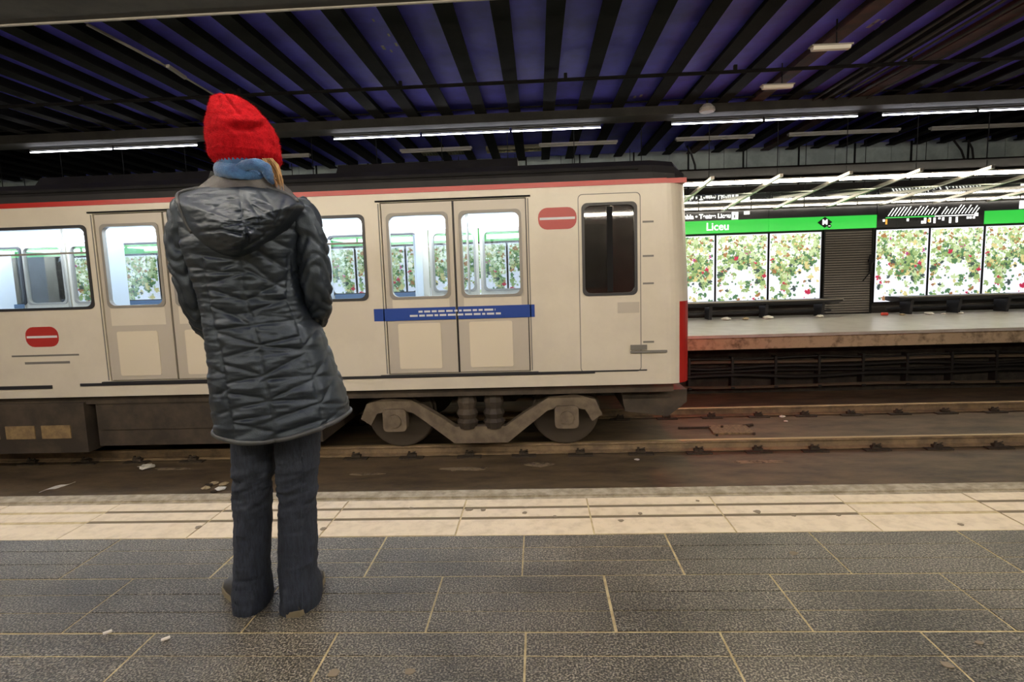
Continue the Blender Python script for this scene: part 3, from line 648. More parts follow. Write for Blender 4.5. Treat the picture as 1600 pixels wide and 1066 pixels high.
# windows
def window(parent, name, x0, x1, z0, z1, y, gmat='glass', gask='gasket', r=.07):
    q = B(); q.ring_y(rrect(x0-.022, x1+.022, z0-.022, z1+.022, .06), rrect(x0+.008, x1-.008, z0+.008, z1-.008, r), y-.012, y+.05)
    w = q.build(name, gask, parent)
    q = B(); q.box(x0+.002, x1-.002, y+.02, y+.026, z0+.002, z1-.002); q.build('pane', gmat, w); return w
for a, c in win:
    for y in (TY0, TY1-.05): window(tr, 'window', a, c, WZ0, WZ1, y)
    q = B(); q.box(a, c, TY0-.002, TY0+.03, 1.50, 1.52); q.build('window_bar', 'trim_grey', tr)
for x0, x1 in leafs:
    for y, s in ((TY0, 1), (TY1-.05, 0)):
        q = B(); q.wall(x0, x1, DZ0, DZ1, y+.012, y+.045, [(x0+.07, x1-.07, WZ0, WZ1)]); d = q.build('door_leaf', 'door_body', tr)
        window(d, 'door_window', x0+.07, x1-.07, WZ0, WZ1, y+.012, gask='door_gasket')
        if s:
            q = B(); q.prism_y(rrect(x0+.12, x1-.18, DZ0+.05, .59, .02, 2), y+.004, y+.012); q.build('lower_panel', 'door_panel', d)
            q = B(); q.box(x0+.07, x1-.07, y+.01, y+.02, .66, .86); q.build('door_band', 'train_white', d)
for c in dpair:
    q = B(); q.box(c-LW-.06, c+LW+.06, TY0-.02, TY0+.01, 1.945, 1.962); q.build('door_track', 'black', tr)
    for xx in (c, c-LW-.006, c+LW+.006):
        q = B(); q.box(xx-.02, xx+.02, TY0+.046, TY0+.06, DZ0, DZ1); q.build('door_light_stop', 'gasket', tr)  # strip added behind the leaf gap to stop cabin light leaking out
    for zz in (DZ0-.005, DZ1+.005):
        q = B(); q.box(c-LW-.02, c+LW+.02, TY0+.047, TY0+.062, zz-.03, zz+.03); q.build('door_light_stop', 'gasket', tr)  # added strips block light leaks above and below the leaves
    q = B(); q.box(c-LW-.10, c+LW+.10, TY0-.03, TY0+.0, -.018, .008); q.build('door_sill', 'gasket', tr)
    for s in (-1, 1):
        q = B(); xx = c+s*(LW+.03); q.box(xx-.006, xx+.006, TY0-.004, TY0+.002, DZ0, DZ1); q.build('door_seam', 'grey_print', tr)
q = B(); q.box(-2.35, .62, TY0-.014, TY0+.001, -.03, .0); q.box(.62, 1.2, TY0-.012, TY0+.001, -.012, .0); q.build('sill_line', 'gasket', tr)
q = B(); q.box(-7.9, -5.75, TY0-.014, TY0+.001, -.06, -.02); q.build('sill_line', 'gasket', tr)
q = B(); q.box(-5.4, -2.36, TY0-.014, TY0+.001, -.04, -.008); q.build('sill_line', 'gasket', tr)
# cab door and its dark window
q = B(); q.ring_y(rrect(.46, 1.14, -.02, 1.95, .05), rrect(.468, 1.132, -.012, 1.942, .045), TY0-.003, TY0+.001); q.build('cab_door_seam', 'grey_print', tr)
for y in (TY0, TY1-.05): window(tr, 'cab_window', *cabw, y, 'glass_dark')
q = B(); q.box(.775, .835, TY0-.006, TY0+.03, .88, 1.81); q.build('window_divider', 'black', tr)
q = B(); q.box(.88, 1.12, TY0-.006, TY0+.001, .64, .76); q.build('equipment_flap', 'door_body', tr)
q = B(); q.box(1.02, 1.42, TY0-.03, TY0, .19, .215); q.box(1.02, 1.2, TY0-.02, TY0, .225, .28); q.build('step_rail', 'grey_print', tr)
q = B()
for z in (.30, .95, 1.25, 1.62): q.box(1.16, 1.28, TY0-.004, TY0+.001, z, z+.02)
q.build('handhold', 'grey_print', tr)
# logos, print and banner
def logo(x, z, w, h):
    q = B(); q.prism_y(rrect(x-w/2, x+w/2, z-h/2, z+h/2, h*.42), TY0-.004, TY0+.001); lg = q.build('logo', 'logo_red', tr)
    q = B(); q.box(x-w*.46, x+w*.46, TY0-.006, TY0-.003, z-h*.055, z+h*.055); q.build('logo_stripe', 'white_print', lg)
logo(-5.80, .555, .40, .235); logo(.235, 1.70, .42, .235)
q = B(); q.box(-6.20, -5.38, TY0-.003, TY0+.001, .325, .345); q.box(-6.05, -5.50, TY0-.003, TY0+.001, .235, .262); q.build('small_lettering', 'grey_print', tr)
q = B()
for x0, x1 in ((-1.86, -.93), (-.90, -.04)): q.box(x0, x1, TY0-.004, TY0+.008, .625, .765)
bn = q.build('banner', 'banner', tr)
q = B(); rnd = random.Random(3)
for z, x0, x1 in ((.71, -1.35, -.48), (.665, -1.45, -.42)):
    x = x0
    while x < x1:
        l = rnd.uniform(.03, .10); q.box(x, min(x+l, x1), TY0-.007, TY0-.003, z, z+.022); x += l+.018
q.build('banner_lettering', 'white_print', bn)
# cabin inside
q = B(); q.box(TX0+.05, .12, TY0+.08, TY1-.08, -.02, .02); q.build('cabin_floor', 'int_floor', tr)
q = B(); q.box(TX0+.05, TX1-.3, TY0+.05, TY1-.05, 1.99, 2.03); q.build('cabin_ceiling', 'interior', tr)
q = B(); q.box(.12, .16, TY0+.06, TY1-.06, .0, 2.0); q.box(TX0, TX0+.05, TY0, TY1, ZB, ZT); q.build('bulkhead', 'interior', tr)
for y in (TY0+.30, TY1-.30):
    q = B(); q.box(TX0+.3, .10, y-.10, y+.10, 1.85, 1.93); q.build('cabin_light', 'train_light', tr)
pb = B(); pb.tube([(0, 0, .02), (0, 0, 1.99)], .018, 8); pme_ = pb.mesh('grab_pole', 'steel')
for x in (-.93, -2.0, -3.3, -4.25, -5.2, -6.6, -7.7, -8.6): place('grab_pole', pme_, (x, 7.8, 0), tr)
for x0, x1 in ((-3.25, -1.95), (-6.9, -5.2), (-10.2, -8.5)):
    for y0, y1, yb in ((TY0+.08, TY0+.52, TY0+.08), (TY1-.52, TY1-.08, TY1-.14)):
        q = B(); q.box(x0, x1, y0, y1, .40, .48); q.box(x0, x1, yb, yb+.06, .48, .88); q.box(x0+.1, x1-.1, y0+.1, y1-.1, .02, .40); q.build('bench_seat', 'seat_blue', tr)
# partitions with pale screens by the doors
for c in dpair:
    for s in (-1, 1):
        x = c+s*(LW+.12)
        for y0 in (TY0+.08, TY1-.58):
            q = B(); q.box(x-.015, x+.015, y0, y0+.5, .02, 1.75); q.build('draught_screen', 'interior', tr)
# underframe
q = B(); q.box(TX0+.2, TX1-.1, TY0+.10, TY1-.10, -.28, ZB); q.build('underframe', 'under', tr)
q = B(); q.box(-5.35, -2.6, TY0+.12, TY1-.12, -.80, -.26); q.box(-5.30, -2.65, TY0+.10, TY0+.14, -.60, -.30); q.build('equipment_case', 'under', tr)
q = B(); q.box(-7.2, -5.45, TY0+.06, TY1-.2, -.86, -.25); ec = q.build('battery_box', 'under', tr)
for x0 in (-6.9, -6.45, -6.0): 
    q = B(); q.box(x0, x0+.36, TY0+.045, TY0+.07, -.68, -.52); q.build('vent_panel', 'under_amber', ec)
q = B(); q.prism_y([(1.72, -.30), (.95, -.30), (1.0, -.55), (1.5, -.62), (1.72, -.45)], TY0+.3, TY1-.3); q.build('coupler_guard', 'under', tr)
def bogie(xc):
    w1, w2 = xc-1.02, xc+1.02; zc = Z_RAIL+.41
    top = [(w1-.42, zc+.02), (w1-.34, zc+.20), (w1-.1, zc+.27), (w1+.2, zc+.24), (w1+.55, zc+.02), (xc-.3, zc-.10), (xc+.3, zc-.10), (w2-.55, zc+.02), (w2-.2, zc+.24), (w2+.1, zc+.27), (w2+.34, zc+.20), (w2+.42, zc+.02)]
    bot = [(w2+.30, zc-.06), (w2+.22, zc+.08), (w2-.02, zc+.13), (w2-.22, zc+.08), (w2-.45, zc-.10), (xc+.32, zc-.30), (xc-.32, zc-.30), (w1+.45, zc-.10), (w1+.22, zc+.08), (w1+.02, zc+.13), (w1-.22, zc+.08), (w1-.30, zc-.06)]
    bg = None
    for y in (TY0+.22, TY1-.34):
        q = B(); nn = len(top); strip_t = top; strip_b = bot[::-1]
        for k in range(nn-1):
            q.prism_y([strip_t[k], strip_b[k], strip_b[k+1], strip_t[k+1]], y, y+.12)
        bg = q.build('bogie_frame', 'bogie', tr)
        for w in (w1, w2):
            q = B(); q.prism_y(rrect(w-.14, w+.14, zc-.13, zc+.14, .05, 3), y-.05, y+.10); q.prism_y(circle(w, zc, .08, 14), y-.07, y-.05); q.build('axle_box', 'bogie', bg)
        q = B()
        for s in (-.16, .16): q.loft([[(xc+s+rr*math.cos(t*.628), y+.05+rr*math.sin(t*.628), zz) for t in range(10)] for rr, zz in ((.10, zc-.12), (.13, zc-.04), (.10, zc+.0), (.13, zc+.06), (.10, zc+.12), (.12, zc+.2), (.1, zc+.3))])
        q.build('spring', 'under', bg)
    for w in (w1, w2):
        for y, sg in ((6.965, 1), (8.645, -1)):
            q = B(); rr = .41
            q.loft([[(w+r_*math.cos(2*math.pi*t/28), yy, zc+r_*math.sin(2*math.pi*t/28)) for t in range(28)] for r_, yy in ((rr-.02, y-.06*sg), (rr, y-.055*sg), (rr, y+.04*sg), (rr+.02, y+.05*sg), (rr+.02, y+.07*sg))])
            q.prism_y(circle(w, zc, .12, 16), y-.10, y-.04); q.build('wheel', 'wheel', tr)
        q = B(); q.tube([(w, 6.9, zc), (w, 8.7, zc)], .08, 10); q.build('axle', 'wheel', tr)
bogie(-.72); bogie(-9.6)
# tail lamps low on the cab end
for y in (6.95, 8.65):
    q = B(); q.loft([[(x, y+r_*math.cos(t*.5236), .22+r_*math.sin(t*.5236)) for t in range(12)] for x, r_ in ((TX1+.09, .09), (TX1+.13, .085), (TX1+.135, .05))]); q.build('tail_lamp', 'tail_lamp', tr)
# ------------------------------------------------------------------ the person
PY = 1.80
ps = thing('person', 'person in a red knitted hat and quilted dark coat waiting on the platform', 'person', (-.87, PY, 0))
def interp(tab, y):
    if y <= tab[0][0]: return list(tab[0][1:])
    for a, c in zip(tab, tab[1:]):
        if y <= c[0]:
            t = (y-a[0])/(c[0]-a[0]); t2 = t*t*(3-2*t)*.3+t*.7
            return [p+(r-p)*t2 for p, r in zip(a[1:], c[1:])]
    return list(tab[-1][1:])
def seg_d(p, a, c):
    vx, vy = c[0]-a[0], c[1]-a[1]; l = vx*vx+vy*vy; t = 0 if l == 0 else max(0, min(1, ((p[0]-a[0])*vx+(p[1]-a[1])*vy)/l))
    return math.hypot(p[0]-a[0]-t*vx, p[1]-a[1]-t*vy)
def crop(ox, oy, s, pts): return [(ox+x*s, oy+y*s) for x, y in pts]
def polys(ox, oy, s, lines): return [l for ln in lines for l in zip(crop(ox, oy, s, ln), crop(ox, oy, s, ln)[1:])]
c2 = lambda *ls: polys(240, 400, .3002, ls); c1 = lambda *ls: polys(240, 120, .3096, ls)
COAT_SEAMS = c2([(462, 0), (472, 200), (520, 350), (545, 450), (570, 600), (600, 740), (625, 880), (635, 960)],
    [(255, 0), (290, 220), (340, 440), (370, 580), (385, 720), (410, 860), (418, 950)], [(700, 0), (690, 230), (740, 340), (790, 500), (840, 680), (870, 800), (885, 900)],
    [(300, 175), (480, 235)], [(300, 260), (490, 350)], [(330, 385), (520, 360)], [(335, 400), (545, 465)], [(360, 530), (545, 480)], [(370, 565), (560, 620)], [(380, 665), (590, 618)],
    [(395, 715), (590, 745)], [(400, 800), (600, 755)], [(410, 860), (620, 825)], [(410, 870), (632, 915)],
    [(480, 235), (680, 125)], [(500, 292), (690, 225)], [(530, 360), (760, 330)], [(555, 465), (755, 420)], [(560, 470), (780, 490)], [(590, 615), (785, 510)], [(600, 640), (845, 617)], [(610, 745), (835, 640)],
    [(610, 755), (860, 745)], [(625, 850), (870, 765)], [(635, 930), (885, 850)],
    [(750, 350), (845, 320)], [(775, 480), (850, 380)], [(790, 490), (900, 490)], [(835, 625), (905, 520)], [(835, 628), (965, 625)], [(875, 760), (935, 640)], [(880, 770), (1000, 770)], [(890, 870), (985, 790)],
    [(320, 90), (440, 20)], [(240, 90), (470, 80)], [(265, 150), (470, 90)], [(480, 20), (610, 130)], [(480, 70), (680, 170)], [(340, 600), (375, 620)], [(340, 500), (365, 470)], [(350, 720), (390, 690)], [(355, 820), (405, 800)],
    ) + c1([(440, 880), (450, 1066)], [(690, 870), (700, 1000)], [(200, 960), (440, 1000)], [(230, 900), (440, 930)], [(520, 880), (720, 1000)], [(600, 830), (760, 900)], [(650, 760), (770, 790)], [(690, 700), (770, 720)], [(100, 740), (200, 790)], [(120, 690), (150, 720)])
HOOD_SEAMS = c1([(425, 555), (455, 720), (485, 850)], [(460, 600), (530, 700), (555, 800)], [(535, 580), (600, 650), (630, 730)], [(675, 600), (640, 690), (560, 800), (450, 870)], [(640, 740), (500, 650)], [(560, 790), (460, 740)],
    [(150, 640), (175, 750), (260, 860)], [(180, 690), (370, 700), (440, 680)], [(210, 790), (330, 770), (440, 790)], [(250, 700), (360, 630)], [(600, 650), (520, 640)])
def puff(px, py, segs, w):
    d = min(seg_d((px, py), a, c) for a, c in segs if abs(a[1]-py) < 70 or abs(c[1]-py) < 70) if segs else 99
    return 1-math.exp(-(d/w)**1.2)
def fbm(p, s, st=(1, 1, 1)): return noise.fractal(Vector((p[0]*s*st[0], p[1]*s*st[1], p[2]*s*st[2])), 1.0, 2.0, 4)
# coat body: rings (pixel row, left, right, half depth, depth offset)
CT = [(286, 346, 424, .060, .00), (294, 326, 440, .078, .0), (302, 308, 454, .094, .0), (314, 294, 468, .108, .0), (330, 288, 477, .120, .0), (350, 289, 478, .128, .0), (386, 297, 473, .134, -.004), (427, 310, 470, .130, .0), (475, 324, 479, .126, .006), (500, 330, 488, .132, .005), (529, 335, 502, .140, .0), (580, 340, 519, .150, -.004), (610, 343, 530, .156, -.006), (640, 346, 539, .160, -.006), (657, 350, 541, .160, -.006)]
NS, NR = 220, 240
rings = []
for i in range(NR+1):
    v = i/NR; py = 286+(657-286)*v; L, R, dep, off = interp(CT, py)
    droop = max(0, v-.55)/.45
    pl = at(L, py+6*droop, PY+off); pr = at(R, py-9*droop, PY+off); ring = []
    for j in range(NS):
        th = 2*math.pi*j/NS; c_, s_ = math.cos(th), math.sin(th)
        cx = math.copysign(abs(c_)**.85, c_)
        u = (cx+1)/2; base = pl*(1-u)+pr*u; sd = s_   # s_>0: back (towards camera)
        p = Vector((base.x, base.y-dep*math.copysign(abs(sd)**.9, sd), base.z-.020*droop*max(0, sd)**2-.010*droop*(1-abs(c_))))
        back = Vector((base.x, base.y-dep*abs(sd)**.9, p.z)); bx, by = topx(back)
        nrm = Vector((c_*.9, -s_, 0)).normalized()
        ps_ = puff(bx, by, COAT_SEAMS, 3.6)
        h = .0095*ps_ + .007*fbm((bx*.016, by*.045+bx*.008, 3.1+(s_ < 0)*5), 1.0)*ps_ + .0032*fbm((bx*.035, by*.13, 1.7), 1.0)
        waist = math.exp(-((py-475)/45)**2); h += .007*waist*fbm((bx*.012, by*.07, 9.), 1.0)
        h *= min(1, i/12)*min(1, .12+abs(s_)*1.2)
        ring.append(p+nrm*h)
    rings.append(ring)
b = B(); b.loft(rings, 0, False)
inner = [[Vector((q.x+( -.87-q.x)*.04, q.y+(PY-q.y)*.06, q.z+(.004*k))) for q in rings[-1]] for k in (0, 4)]
b.loft([rings[-1], inner[0], inner[1]], 0, False)
coat = b.build('coat', 'coat', ps, True, 'dark blue-grey quilted thigh-length coat')
hem = B(); hp = rings[-1]+[rings[-1][0]]; hem.tube([p+Vector((0, 0, .002)) for p in hp], .0075, 8, 0, False); hem.build('hem_piping', 'piping', coat, True)
# sleeves
def sleeve(path, seed):
    pts = []; q = B(); K = 90; rr = []
    for k in range(K+1):
        px, py, Y, r = interp([(i_/(len(path)-1),)+tuple(p) for i_, p in enumerate(path)], k/K); pts.append(at(px, py, Y)); rr.append(r)
    n = 40; rings_ = []
    for k in range(K+1):
        t = (pts[min(k+1, K)]-pts[max(k-1, 0)]).normalized(); a = t.cross(Vector((0, 1, 0))).normalized(); b_ = a.cross(t)
        ring = []
        for j in range(n):
            th = 2*math.pi*j/n; g = k/K*9+.8*math.sin(th*2+seed)+.35*math.sin(k*.21+th)
            seam = abs((g % 1)-.5)*2; pf = 1-math.exp(-((1-seam)/.25)**1.3)
            h = .0095*pf+.006*fbm((math.cos(th)*1.2+seed, k*.10, math.sin(th)*1.2), 1.3)
            ring.append(pts[k]+(a*math.cos(th)+b_*math.sin(th))*(rr[k]+h-.005))
        rings_.append(ring)
    q.loft(rings_); return q.build('sleeve', 'coat', coat, True)
sleeve([(308, 316, 1.80, .044), (296, 332, 1.80, .054), (287, 362, 1.795, .048), (285, 400, 1.79, .042), (294, 432, 1.795, .041), (305, 466, 1.81, .043), (317, 496, 1.84, .041), (331, 516, 1.88, .038), (352, 528, 1.93, .036)], 1.0)
sleeve([(458, 322, 1.80, .044), (472, 340, 1.80, .050), (484, 368, 1.795, .045), (489, 400, 1.79, .044), (493, 430, 1.79, .045), (497, 458, 1.80, .042), (499, 482, 1.83, .035), (494, 500, 1.88, .030), (478, 508, 1.95, .03)], 4.0)
# hood hanging down the back
HB = crop(240, 120, .3096, [(125, 595), (200, 570), (300, 556), (430, 550), (560, 560), (650, 585), (715, 618), (725, 650), (700, 690), (650, 755), (580, 825), (510, 880), (440, 910), (370, 908), (290, 875), (230, 830), (180, 765), (150, 700), (132, 650)])
def closed(poly, n):
    out = []; L = [math.dist(poly[i], poly[(i+1) % len(poly)]) for i in range(len(poly))]; T = sum(L)
    for k in range(n):
        s = T*k/n; i = 0
        while s > L[i]: s -= L[i]; i += 1
        t = s/L[i]; p0, p1, p2, p3 = (poly[(i+d) % len(poly)] for d in (-1, 0, 1, 2))
        out.append(tuple(.5*((2*p1[e])+(-p0[e]+p2[e])*t+(2*p0[e]-5*p1[e]+4*p2[e]-p3[e])*t*t+(-p0[e]+3*p1[e]-3*p2[e]+p3[e])*t**3) for e in (0, 1)))
    return out
bd = closed(HB, 160); cx_, cy_ = 372, 346; NRr = 60; rings = []
for i in range(NRr+1):
    r = 1-i/NRr*.985; ring = []
    for (bx, by) in bd:
        x, y = cx_+(bx-cx_)*r, cy_+(by-cy_)*r
        top = max(0, min(1, (318-by)/24))                         # rim at the neck
        side = min(1, abs(bx-372)/95)
        yb = 1.672*(1-top)+(1.725+.06*side**2)*top
        dome = (1-r**2.1)**.62
        low = .7+.5*max(0, min(1, (y-292)/80))
        Y = yb+(1.672-yb)*(1-r)-.108*dome*low
        pf = puff(x, y, HOOD_SEAMS, 3.4) if r < .97 else 0
        Y -= (.010*pf+.016*fbm((x*.018, y*.05, 7.7), 1.0)*pf+.005*fbm((x*.05, y*.14, 2.2), 1.0))*min(1, (1-r)*8)
        ring.append(at(x, y, Y))
    rings.append(ring)
b = B(); back = [[Vector((p.x, p.y+.05, p.z)) for p in rings[0]]]; b.loft(back+rings, 0, True)
hood = b.build('hood', 'coat', coat, True, 'quilted hood folded down on the back')
rim = B(); rim.tube([rings[0][k]+Vector((0, -.002, .001)) for k in list(range(138, 160))+list(range(0, 66))], .006, 8); rim.build('hood_rim', 'piping', hood, True)
# collar
b = B(); rg = []
for i, (py, L, R, dep) in enumerate(((272, 348, 426, .062), (275, 342, 430, .070), (280, 336, 434, .076), (288, 326, 442, .084), (297, 314, 452, .092), (306, 304, 460, .096))):
    pl, pr = at(L, py, PY-.005), at(R, py, PY-.005)
    rg.append([Vector(((pl.x+pr.x)/2+(pr.x-pl.x)/2*math.cos(t*math.pi/32), PY-.005-dep*math.sin(t*math.pi/32), (pl.z+pr.z)/2+(pr.z-pl.z)/2*math.cos(t*math.pi/32)+.004*math.sin(t*.9+i))) for t in range(64)])
inn = [[Vector((p.x+(-.875-p.x)*.16, p.y+(PY-p.y)*.16, p.z-.03*k)) for p in rg[0]] for k in (0, 1)]
b.loft([inn[1], inn[0]]+rg, 0, False); b.build('collar', 'lining', coat, True, 'grey inner lining of the collar')
# scarf: two soft rolls and a fold
def roll(pts, r0, seed, n=20, K=90):
    q = B(); P_ = [Vector(p) for p in pts]; L = len(P_); rings_ = []
    for k in range(K+1):
        s = k/K*(L-1); i = min(int(s), L-2); t = s-i; p0, p1, p2, p3 = P_[max(i-1, 0)], P_[i], P_[i+1], P_[min(i+2, L-1)]
        c = .5*((2*p1)+(p2-p0)*t+(2*p0-5*p1+4*p2-p3)*t*t+(3*p1-p0-3*p2+p3)*t**3)
        d = (.5*((p2-p0)+2*(2*p0-5*p1+4*p2-p3)*t+3*(3*p1-p0-3*p2+p3)*t*t)).normalized()
        a = d.cross(Vector((0, 0, 1))).normalized(); u = a.cross(d); ring = []
        for j in range(n):
            th = 2*math.pi*j/n; h = r0*(1+.28*fbm((math.cos(th)+seed, k*.07, math.sin(th)), 1.4)); ring.append(c+a*math.cos(th)*h*.62+u*math.sin(th)*h*1.15)
        rings_.append(ring)
    q.loft(rings_); return q
cx = at(386, 262, PY)
def loop(rx, ry, dz, tilt=0): return [(cx.x+rx*math.cos(a), PY-.012+ry*math.sin(a), cx.z+dz+tilt*math.cos(a)) for a in [math.pi*2*k/12 for k in range(13)]]
q = roll(loop(.064, .072, .004, -.006), .021, 1.0)
q2 = roll(loop(.076, .080, -.026, -.012), .019, 4.0); k0 = len(q.v); q.v += q2.v; q.f += [tuple(i+k0 for i in f) for f in q2.f]; q.m += q2.m
q3 = roll([at(372, 262, PY-.088), at(396, 256, PY-.095), at(413, 262, PY-.088), at(421, 274, PY-.078), at(428, 283, PY-.06)], .014, 8.0, K=50); k0 = len(q.v); q.v += q3.v; q.f += [tuple(i+k0 for i in f) for f in q3.f]; q.m += q3.m
q.build('scarf', 'scarf', ps, True, 'soft blue fleece scarf')
# knitted hat
HT = [(147, 344, 353), (148.5, 339, 362), (151, 336, 371), (156, 333, 382), (165, 331, 394), (175, 329, 404), (187, 328, 414), (200, 328, 422), (212, 328, 427), (225, 329, 430.5), (240, 332, 433), (250, 336, 432), (258, 342, 428), (263, 346, 425)]
NH, NHS = 110, 140; rings = []; nr_ = []
for i in range(NH+1):
    py = 147+(263-147)*(i/NH)**1.25; L, R = interp(HT, py); pl, pr = at(L, py, PY), at(R, py, PY); hw = (pr.x-pl.x)/2; dep = hw*(1.12 if py > 190 else 1.0)
    ring = []
    for j in range(NHS):
        th = 2*math.pi*j/NHS; c_, s_ = math.cos(th), math.sin(th)
        p = (pl+pr)/2+(pr-pl)/2*c_; p = Vector((p.x, PY+.005-dep*s_, p.z)); px = 380+c_*(R-L)/2
        h = .0
        if s_ > 0:                                            # folds seen on the back
            X, Yp = topx(p)
            h -= .019*math.exp(-((Yp-200+abs(X-386)*.10)/5.5)**2)*math.exp(-((X-386)/28)**4)
            h += .009*math.exp(-((Yp-189)/8)**2)*math.exp(-((X-380)/34)**2)
            h -= .011*math.exp(-((X-(352+(Yp-150)*.75))/3.2)**2)*math.exp(-((Yp-160)/20)**2)
            h -= .005*math.exp(-((X-(340+(Yp-150)*.2))/3.)**2)*math.exp(-((Yp-160)/16)**2)
        if py > 240: h += .003*math.sin(th*46)*min(1, (py-240)/6)+.0015
        h += .0012*math.sin(th*70+i*.3)*math.sin(i*1.3)+.004*fbm((c_*1.2, s_*1.2, py*.03), 1.5)*min(1, i/10)
        ring.append(p+Vector((c_, -s_, .15)).normalized()*h)
    rings.append(ring)
b = B(); b.loft(rings, 0, False); b.add(rings[0], [tuple(range(NHS))])
hat = b.build('knitted_hat', 'wool', ps, True, 'red knitted wool hat')
fz = B(); rnd = random.Random(11)
for k in range(9000):
    i, j = rnd.randrange(2, NH), rnd.randrange(NHS); p = rings[i][j]; cx0 = sum((rings[i][m_] for m_ in (0, NHS//4, NHS//2, 3*NHS//4)), Vector())/4
    n_ = (p-cx0).normalized(); d = (n_+Vector((rnd.uniform(-.8, .8), rnd.uniform(-.8, .8), rnd.uniform(-.8, .8)))).normalized(); w = d.cross(Vector((0, 1, .3))).normalized()*.00028
    e = p+d*rnd.uniform(.003, .008); fz.add([p-w, p+w, e], [(0, 1, 2)])
f_ = fz.build('wool_fuzz', 'fuzz', hat); f_['kind'] = 'stuff'
# hair
b = B(); rnd = random.Random(4)
for k in range(150):
    s = rnd.random(); x0 = 406+18*s+rnd.uniform(-2, 2); Y = PY-.06+.10*rnd.random()
    e = 428+13*s**.8+rnd.uniform(-3, 3); L = rnd.uniform(282, 299)-(1-s)*8
    pts = [at(x0, 248, Y), at(x0+5+5*s, 258, Y-.005), at((x0+e)/2+5, 272, Y-.012), at(e, L, Y-.018)]
    b.tube(pts, [.0024, .0026, .0022, .0006], 5, 0, False)
for k in range(60):
    s = rnd.random(); x0 = 344+10*s; Y = PY-.05+.09*rnd.random(); b.tube([at(x0, 246, Y), at(x0-4, 260, Y), at(x0-7+4*s, 276, Y-.004)], [.002, .0022, .0008], 5, 0, False)
for k in range(160):                                         # under the hat, round the nape
    a = math.pi*2*k/160; c0 = at(385, 250, PY); b.tube([(c0.x+.082*math.cos(a), PY+.088*math.sin(a), c0.z+.02), (c0.x+.070*math.cos(a), PY+.078*math.sin(a), c0.z-.05)], [.003, .002], 5, 0, False) if math.sin(a) < .35 else None
b.build('hair', 'hair', ps, True, 'blond hair under the hat')
# jeans
def leg(tab, seed, lobe, lobe_a):
    K, n = 150, 64; rings_ = []
    y0, y1 = tab[0][0], tab[-1][0]
    for k in range(K+1):
        py = y0+(y1-y0)*k/K; L, R, dep, off = interp(tab, py); pl, pr = at(L, py, PY+off), at(R, py, PY+off); ring = []
        fl = max(0, min(1, (py-880)/55)); fl = fl*fl*(3-2*fl)
        for j in range(n):
            th = 2*math.pi*j/n; c_, s_ = math.cos(th), math.sin(th)
            p = (pl+pr)/2+(pr-pl)/2*c_; p = Vector((p.x, PY+off-dep*s_, p.z)); X, Yp = topx(Vector((p.x, PY+off-dep*abs(s_), p.z)))
            kn = math.exp(-((py-755)/38)**2)
            h = .017*kn*fbm((X*.018+seed, py*.075+X*.02, s_), 1.0)+.006*fbm((c_*1.3+seed, py*.02, s_*1.3), 1.2)+.0030*fbm((X*.02, py*.12, seed), 1.)
            h *= .35+.65*abs(s_)
            low = max(0, (py-860)/90); h += .006*low*math.sin(c_*5+seed+py*.05)*.5
            dth = (th-lobe_a+math.pi) % (2*math.pi)-math.pi; h += lobe*fl*math.exp(-(dth/.75)**2)
            ring.append(p+Vector((c_, -s_, 0))*h)
        rings_.append(ring)
    return rings_
# (row, left, right, half depth, depth offset) ; rows continue up under the coat
LT = [(600, 352, 432, .085, 0), (688, 364, 427, .075, 0), (737, 366, 427, .068, 0), (780, 367, 422, .062, 0), (846, 368, 421, .062, 0), (895, 369, 419, .068, 0), (925, 369, 420, .078, .0), (946, 371, 420, .084, .005)]
RTB = [(600, 428, 508, .085, 0), (688, 432, 498, .075, 0), (737, 435, 497, .068, 0), (780, 436, 493, .062, 0), (846, 438, 494, .062, 0), (895, 438, 494, .068, 0), (925, 440, 497, .078, 0), (951, 441, 496, .082, .005)]
hl = atz(395, 959, 0); hr = atz(459, 964, 0); tl = atz(363, 908, 0); tr_ = atz(489, 908, 0)
fa = [math.atan2((t-h).x, (t-h).y) for h, t in ((hl, tl), (hr, tr_))]
la = [math.atan2(-math.cos(a), math.sin(a)) for a in fa]
lr = leg(LT, 2.0, .070, la[0]); rr_ = leg(RTB, 6.0, .060, la[1])
b = B(); b.loft(lr, 0, False); b.loft(rr_, 0, False)
jeans = b.build('jeans', 'denim', ps, True, 'dark blue flared jeans')
for R_ in (lr, rr_):
    q = B(); q.tube([p for p in R_[-1]]+[R_[-1][0]], .004, 6, 0, False); q.build('hem', 'denim_seam', jeans, True)
q = B()
for R_, j in ((lr, 20), (rr_, 10)): q.tube([R_[k][j] for k in range(40, 148, 2)], .0016, 5, 0, False)
q.build('side_seam', 'denim_seam', jeans, True)
# shoes
def shoe(hx, hy, ang):
    dv = Vector((math.sin(ang), math.cos(ang), 0)); sv = Vector((dv.y, -dv.x, 0)); h0 = Vector((hx, hy, 0))
    st = [(0, .022, .045), (.02, .034, .062), (.06, .036, .075), (.12, .036, .07), (.17, .044, .055), (.21, .045, .042), (.245, .034, .034), (.262, .014, .026)]
    up = [[h0+dv*s+sv*(w*math.cos(t*math.pi/10))+Vector((0, 0, .018+(hh-.018)*math.sin(t*math.pi/10))) for t in range(11)]+[h0+dv*s+sv*(w*-.5)+Vector((0, 0, .016)), h0+dv*s+sv*(w*.5)+Vector((0, 0, .016))] for s, w, hh in st]
    r = thing_part('shoe', up)
    q = B(); q.loft([[h0+dv*s+sv*(e*(w+.004))+Vector((0, 0, z)) for e, z in ((1, 0.0), (1, .020), (-1, .020), (-1, 0.0))] for s, w, hh in [(-.006, .018, 0)]+st+[(.268, .008, 0)]]); q.build('sole', 'sole', r)
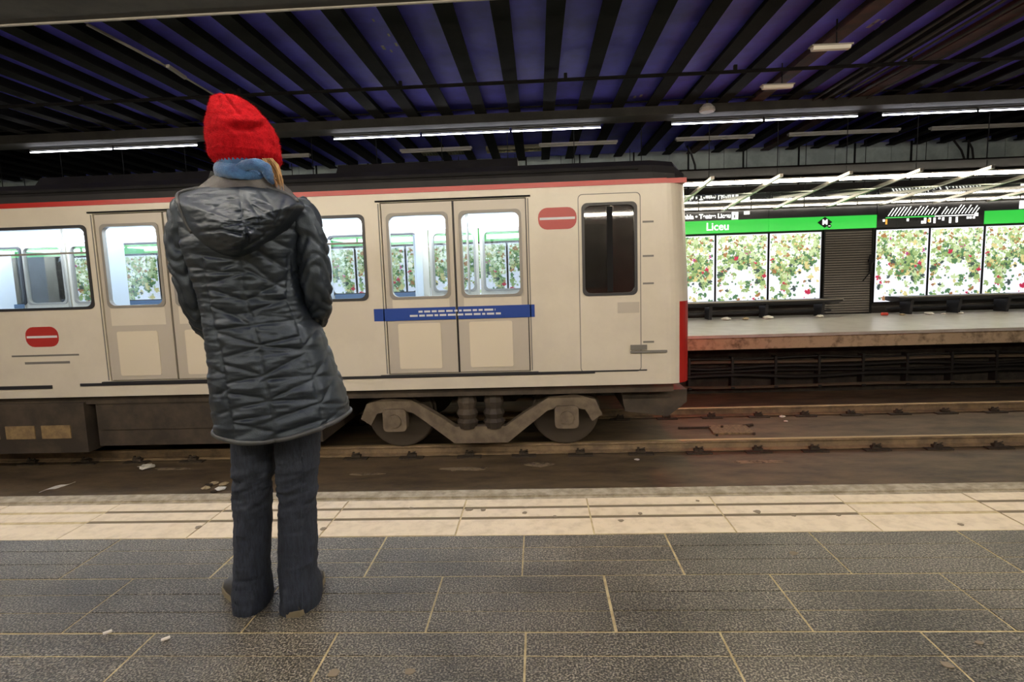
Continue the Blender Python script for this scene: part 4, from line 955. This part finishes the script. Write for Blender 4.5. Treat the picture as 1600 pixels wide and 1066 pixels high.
def thing_part(name, rings_):
    q = B(); q.loft(rings_); return q.build(name, 'shoe', ps, True, 'dark shoe with a worn pale sole')
shoe(hl.x, hl.y, fa[0]); shoe(hr.x, hr.y, fa[1])
# body under the clothes: one skinned mesh
zc = lambda py: at(390, py, PY).z
V = []; EDG = []; RAD = []
def jt(p, r, par=None):
    V.append(tuple(p)); RAD.append(r)
    if par is not None: EDG.append((par, len(V)-1))
    return len(V)-1
bx = at(430, 600, PY).x
pel = jt((at(430, 600, PY).x, PY, at(430, 600, PY).z), .085)
sp1 = jt(at(405, 500, PY), .085, pel); sp2 = jt(at(388, 400, PY), .085, sp1); sp3 = jt(at(385, 330, PY), .075, sp2)
nk = jt(at(386, 288, PY), .045, sp3); nk2 = jt(at(386, 265, PY+.01), .045, nk); hd = jt(at(384, 240, PY+.02), .066, nk2); hd2 = jt(at(382, 205, PY+.01), .068, hd); jt(at(380, 185, PY+.005), .045, hd2)
ch = jt(at(384, 255, PY+.065), .028, nk2); ns = jt(at(383, 240, PY+.095), .012, hd)
for s in (-1, 1): jt(Vector(V[hd])+Vector((s*.078, 0, 0)), .012, hd)
for path in ([(320, 330, 1.80, .042), (294, 370, 1.80, .034), (290, 430, 1.80, .030), (312, 485, 1.83, .026), (350, 526, 1.93, .020), (372, 532, 1.93, .018)], [(455, 335, 1.80, .042), (484, 375, 1.80, .034), (492, 430, 1.80, .030), (497, 480, 1.83, .024), (480, 508, 1.94, .018), (462, 515, 1.93, .018)]):
    par = sp3
    for px, py, Y, r in path: par = jt(at(px, py, Y), r, par)
for hx, tab, dx_, ft in ((396, LT, -1, hl), (466, RTB, 1, hr)):
    par = pel
    for py, r in ((650, .060), (740, .048), (850, .040), (925, .030)):
        L, R, d_, o_ = interp(tab, py); par = jt(at((L+R)/2, py, PY), r, par)
    a = fa[0 if dx_ < 0 else 1]; par = jt((ft.x+math.sin(a)*.16, ft.y+math.cos(a)*.16, .035), .016, par)
me = bpy.data.meshes.new('body'); me.from_pydata(V, EDG, []); me.materials.append(M['skin'])
body_o = finish('body', me, ps)
md = body_o.modifiers.new('skin', 'SKIN'); md.use_smooth_shade = True
for i, r in enumerate(RAD): me.skin_vertices[0].data[i].radius = (r, r)
me.skin_vertices[0].data[0].use_root = True
body_o.modifiers.new('sub', 'SUBSURF').levels = 1
body_o.modifiers['sub'].render_levels = 2
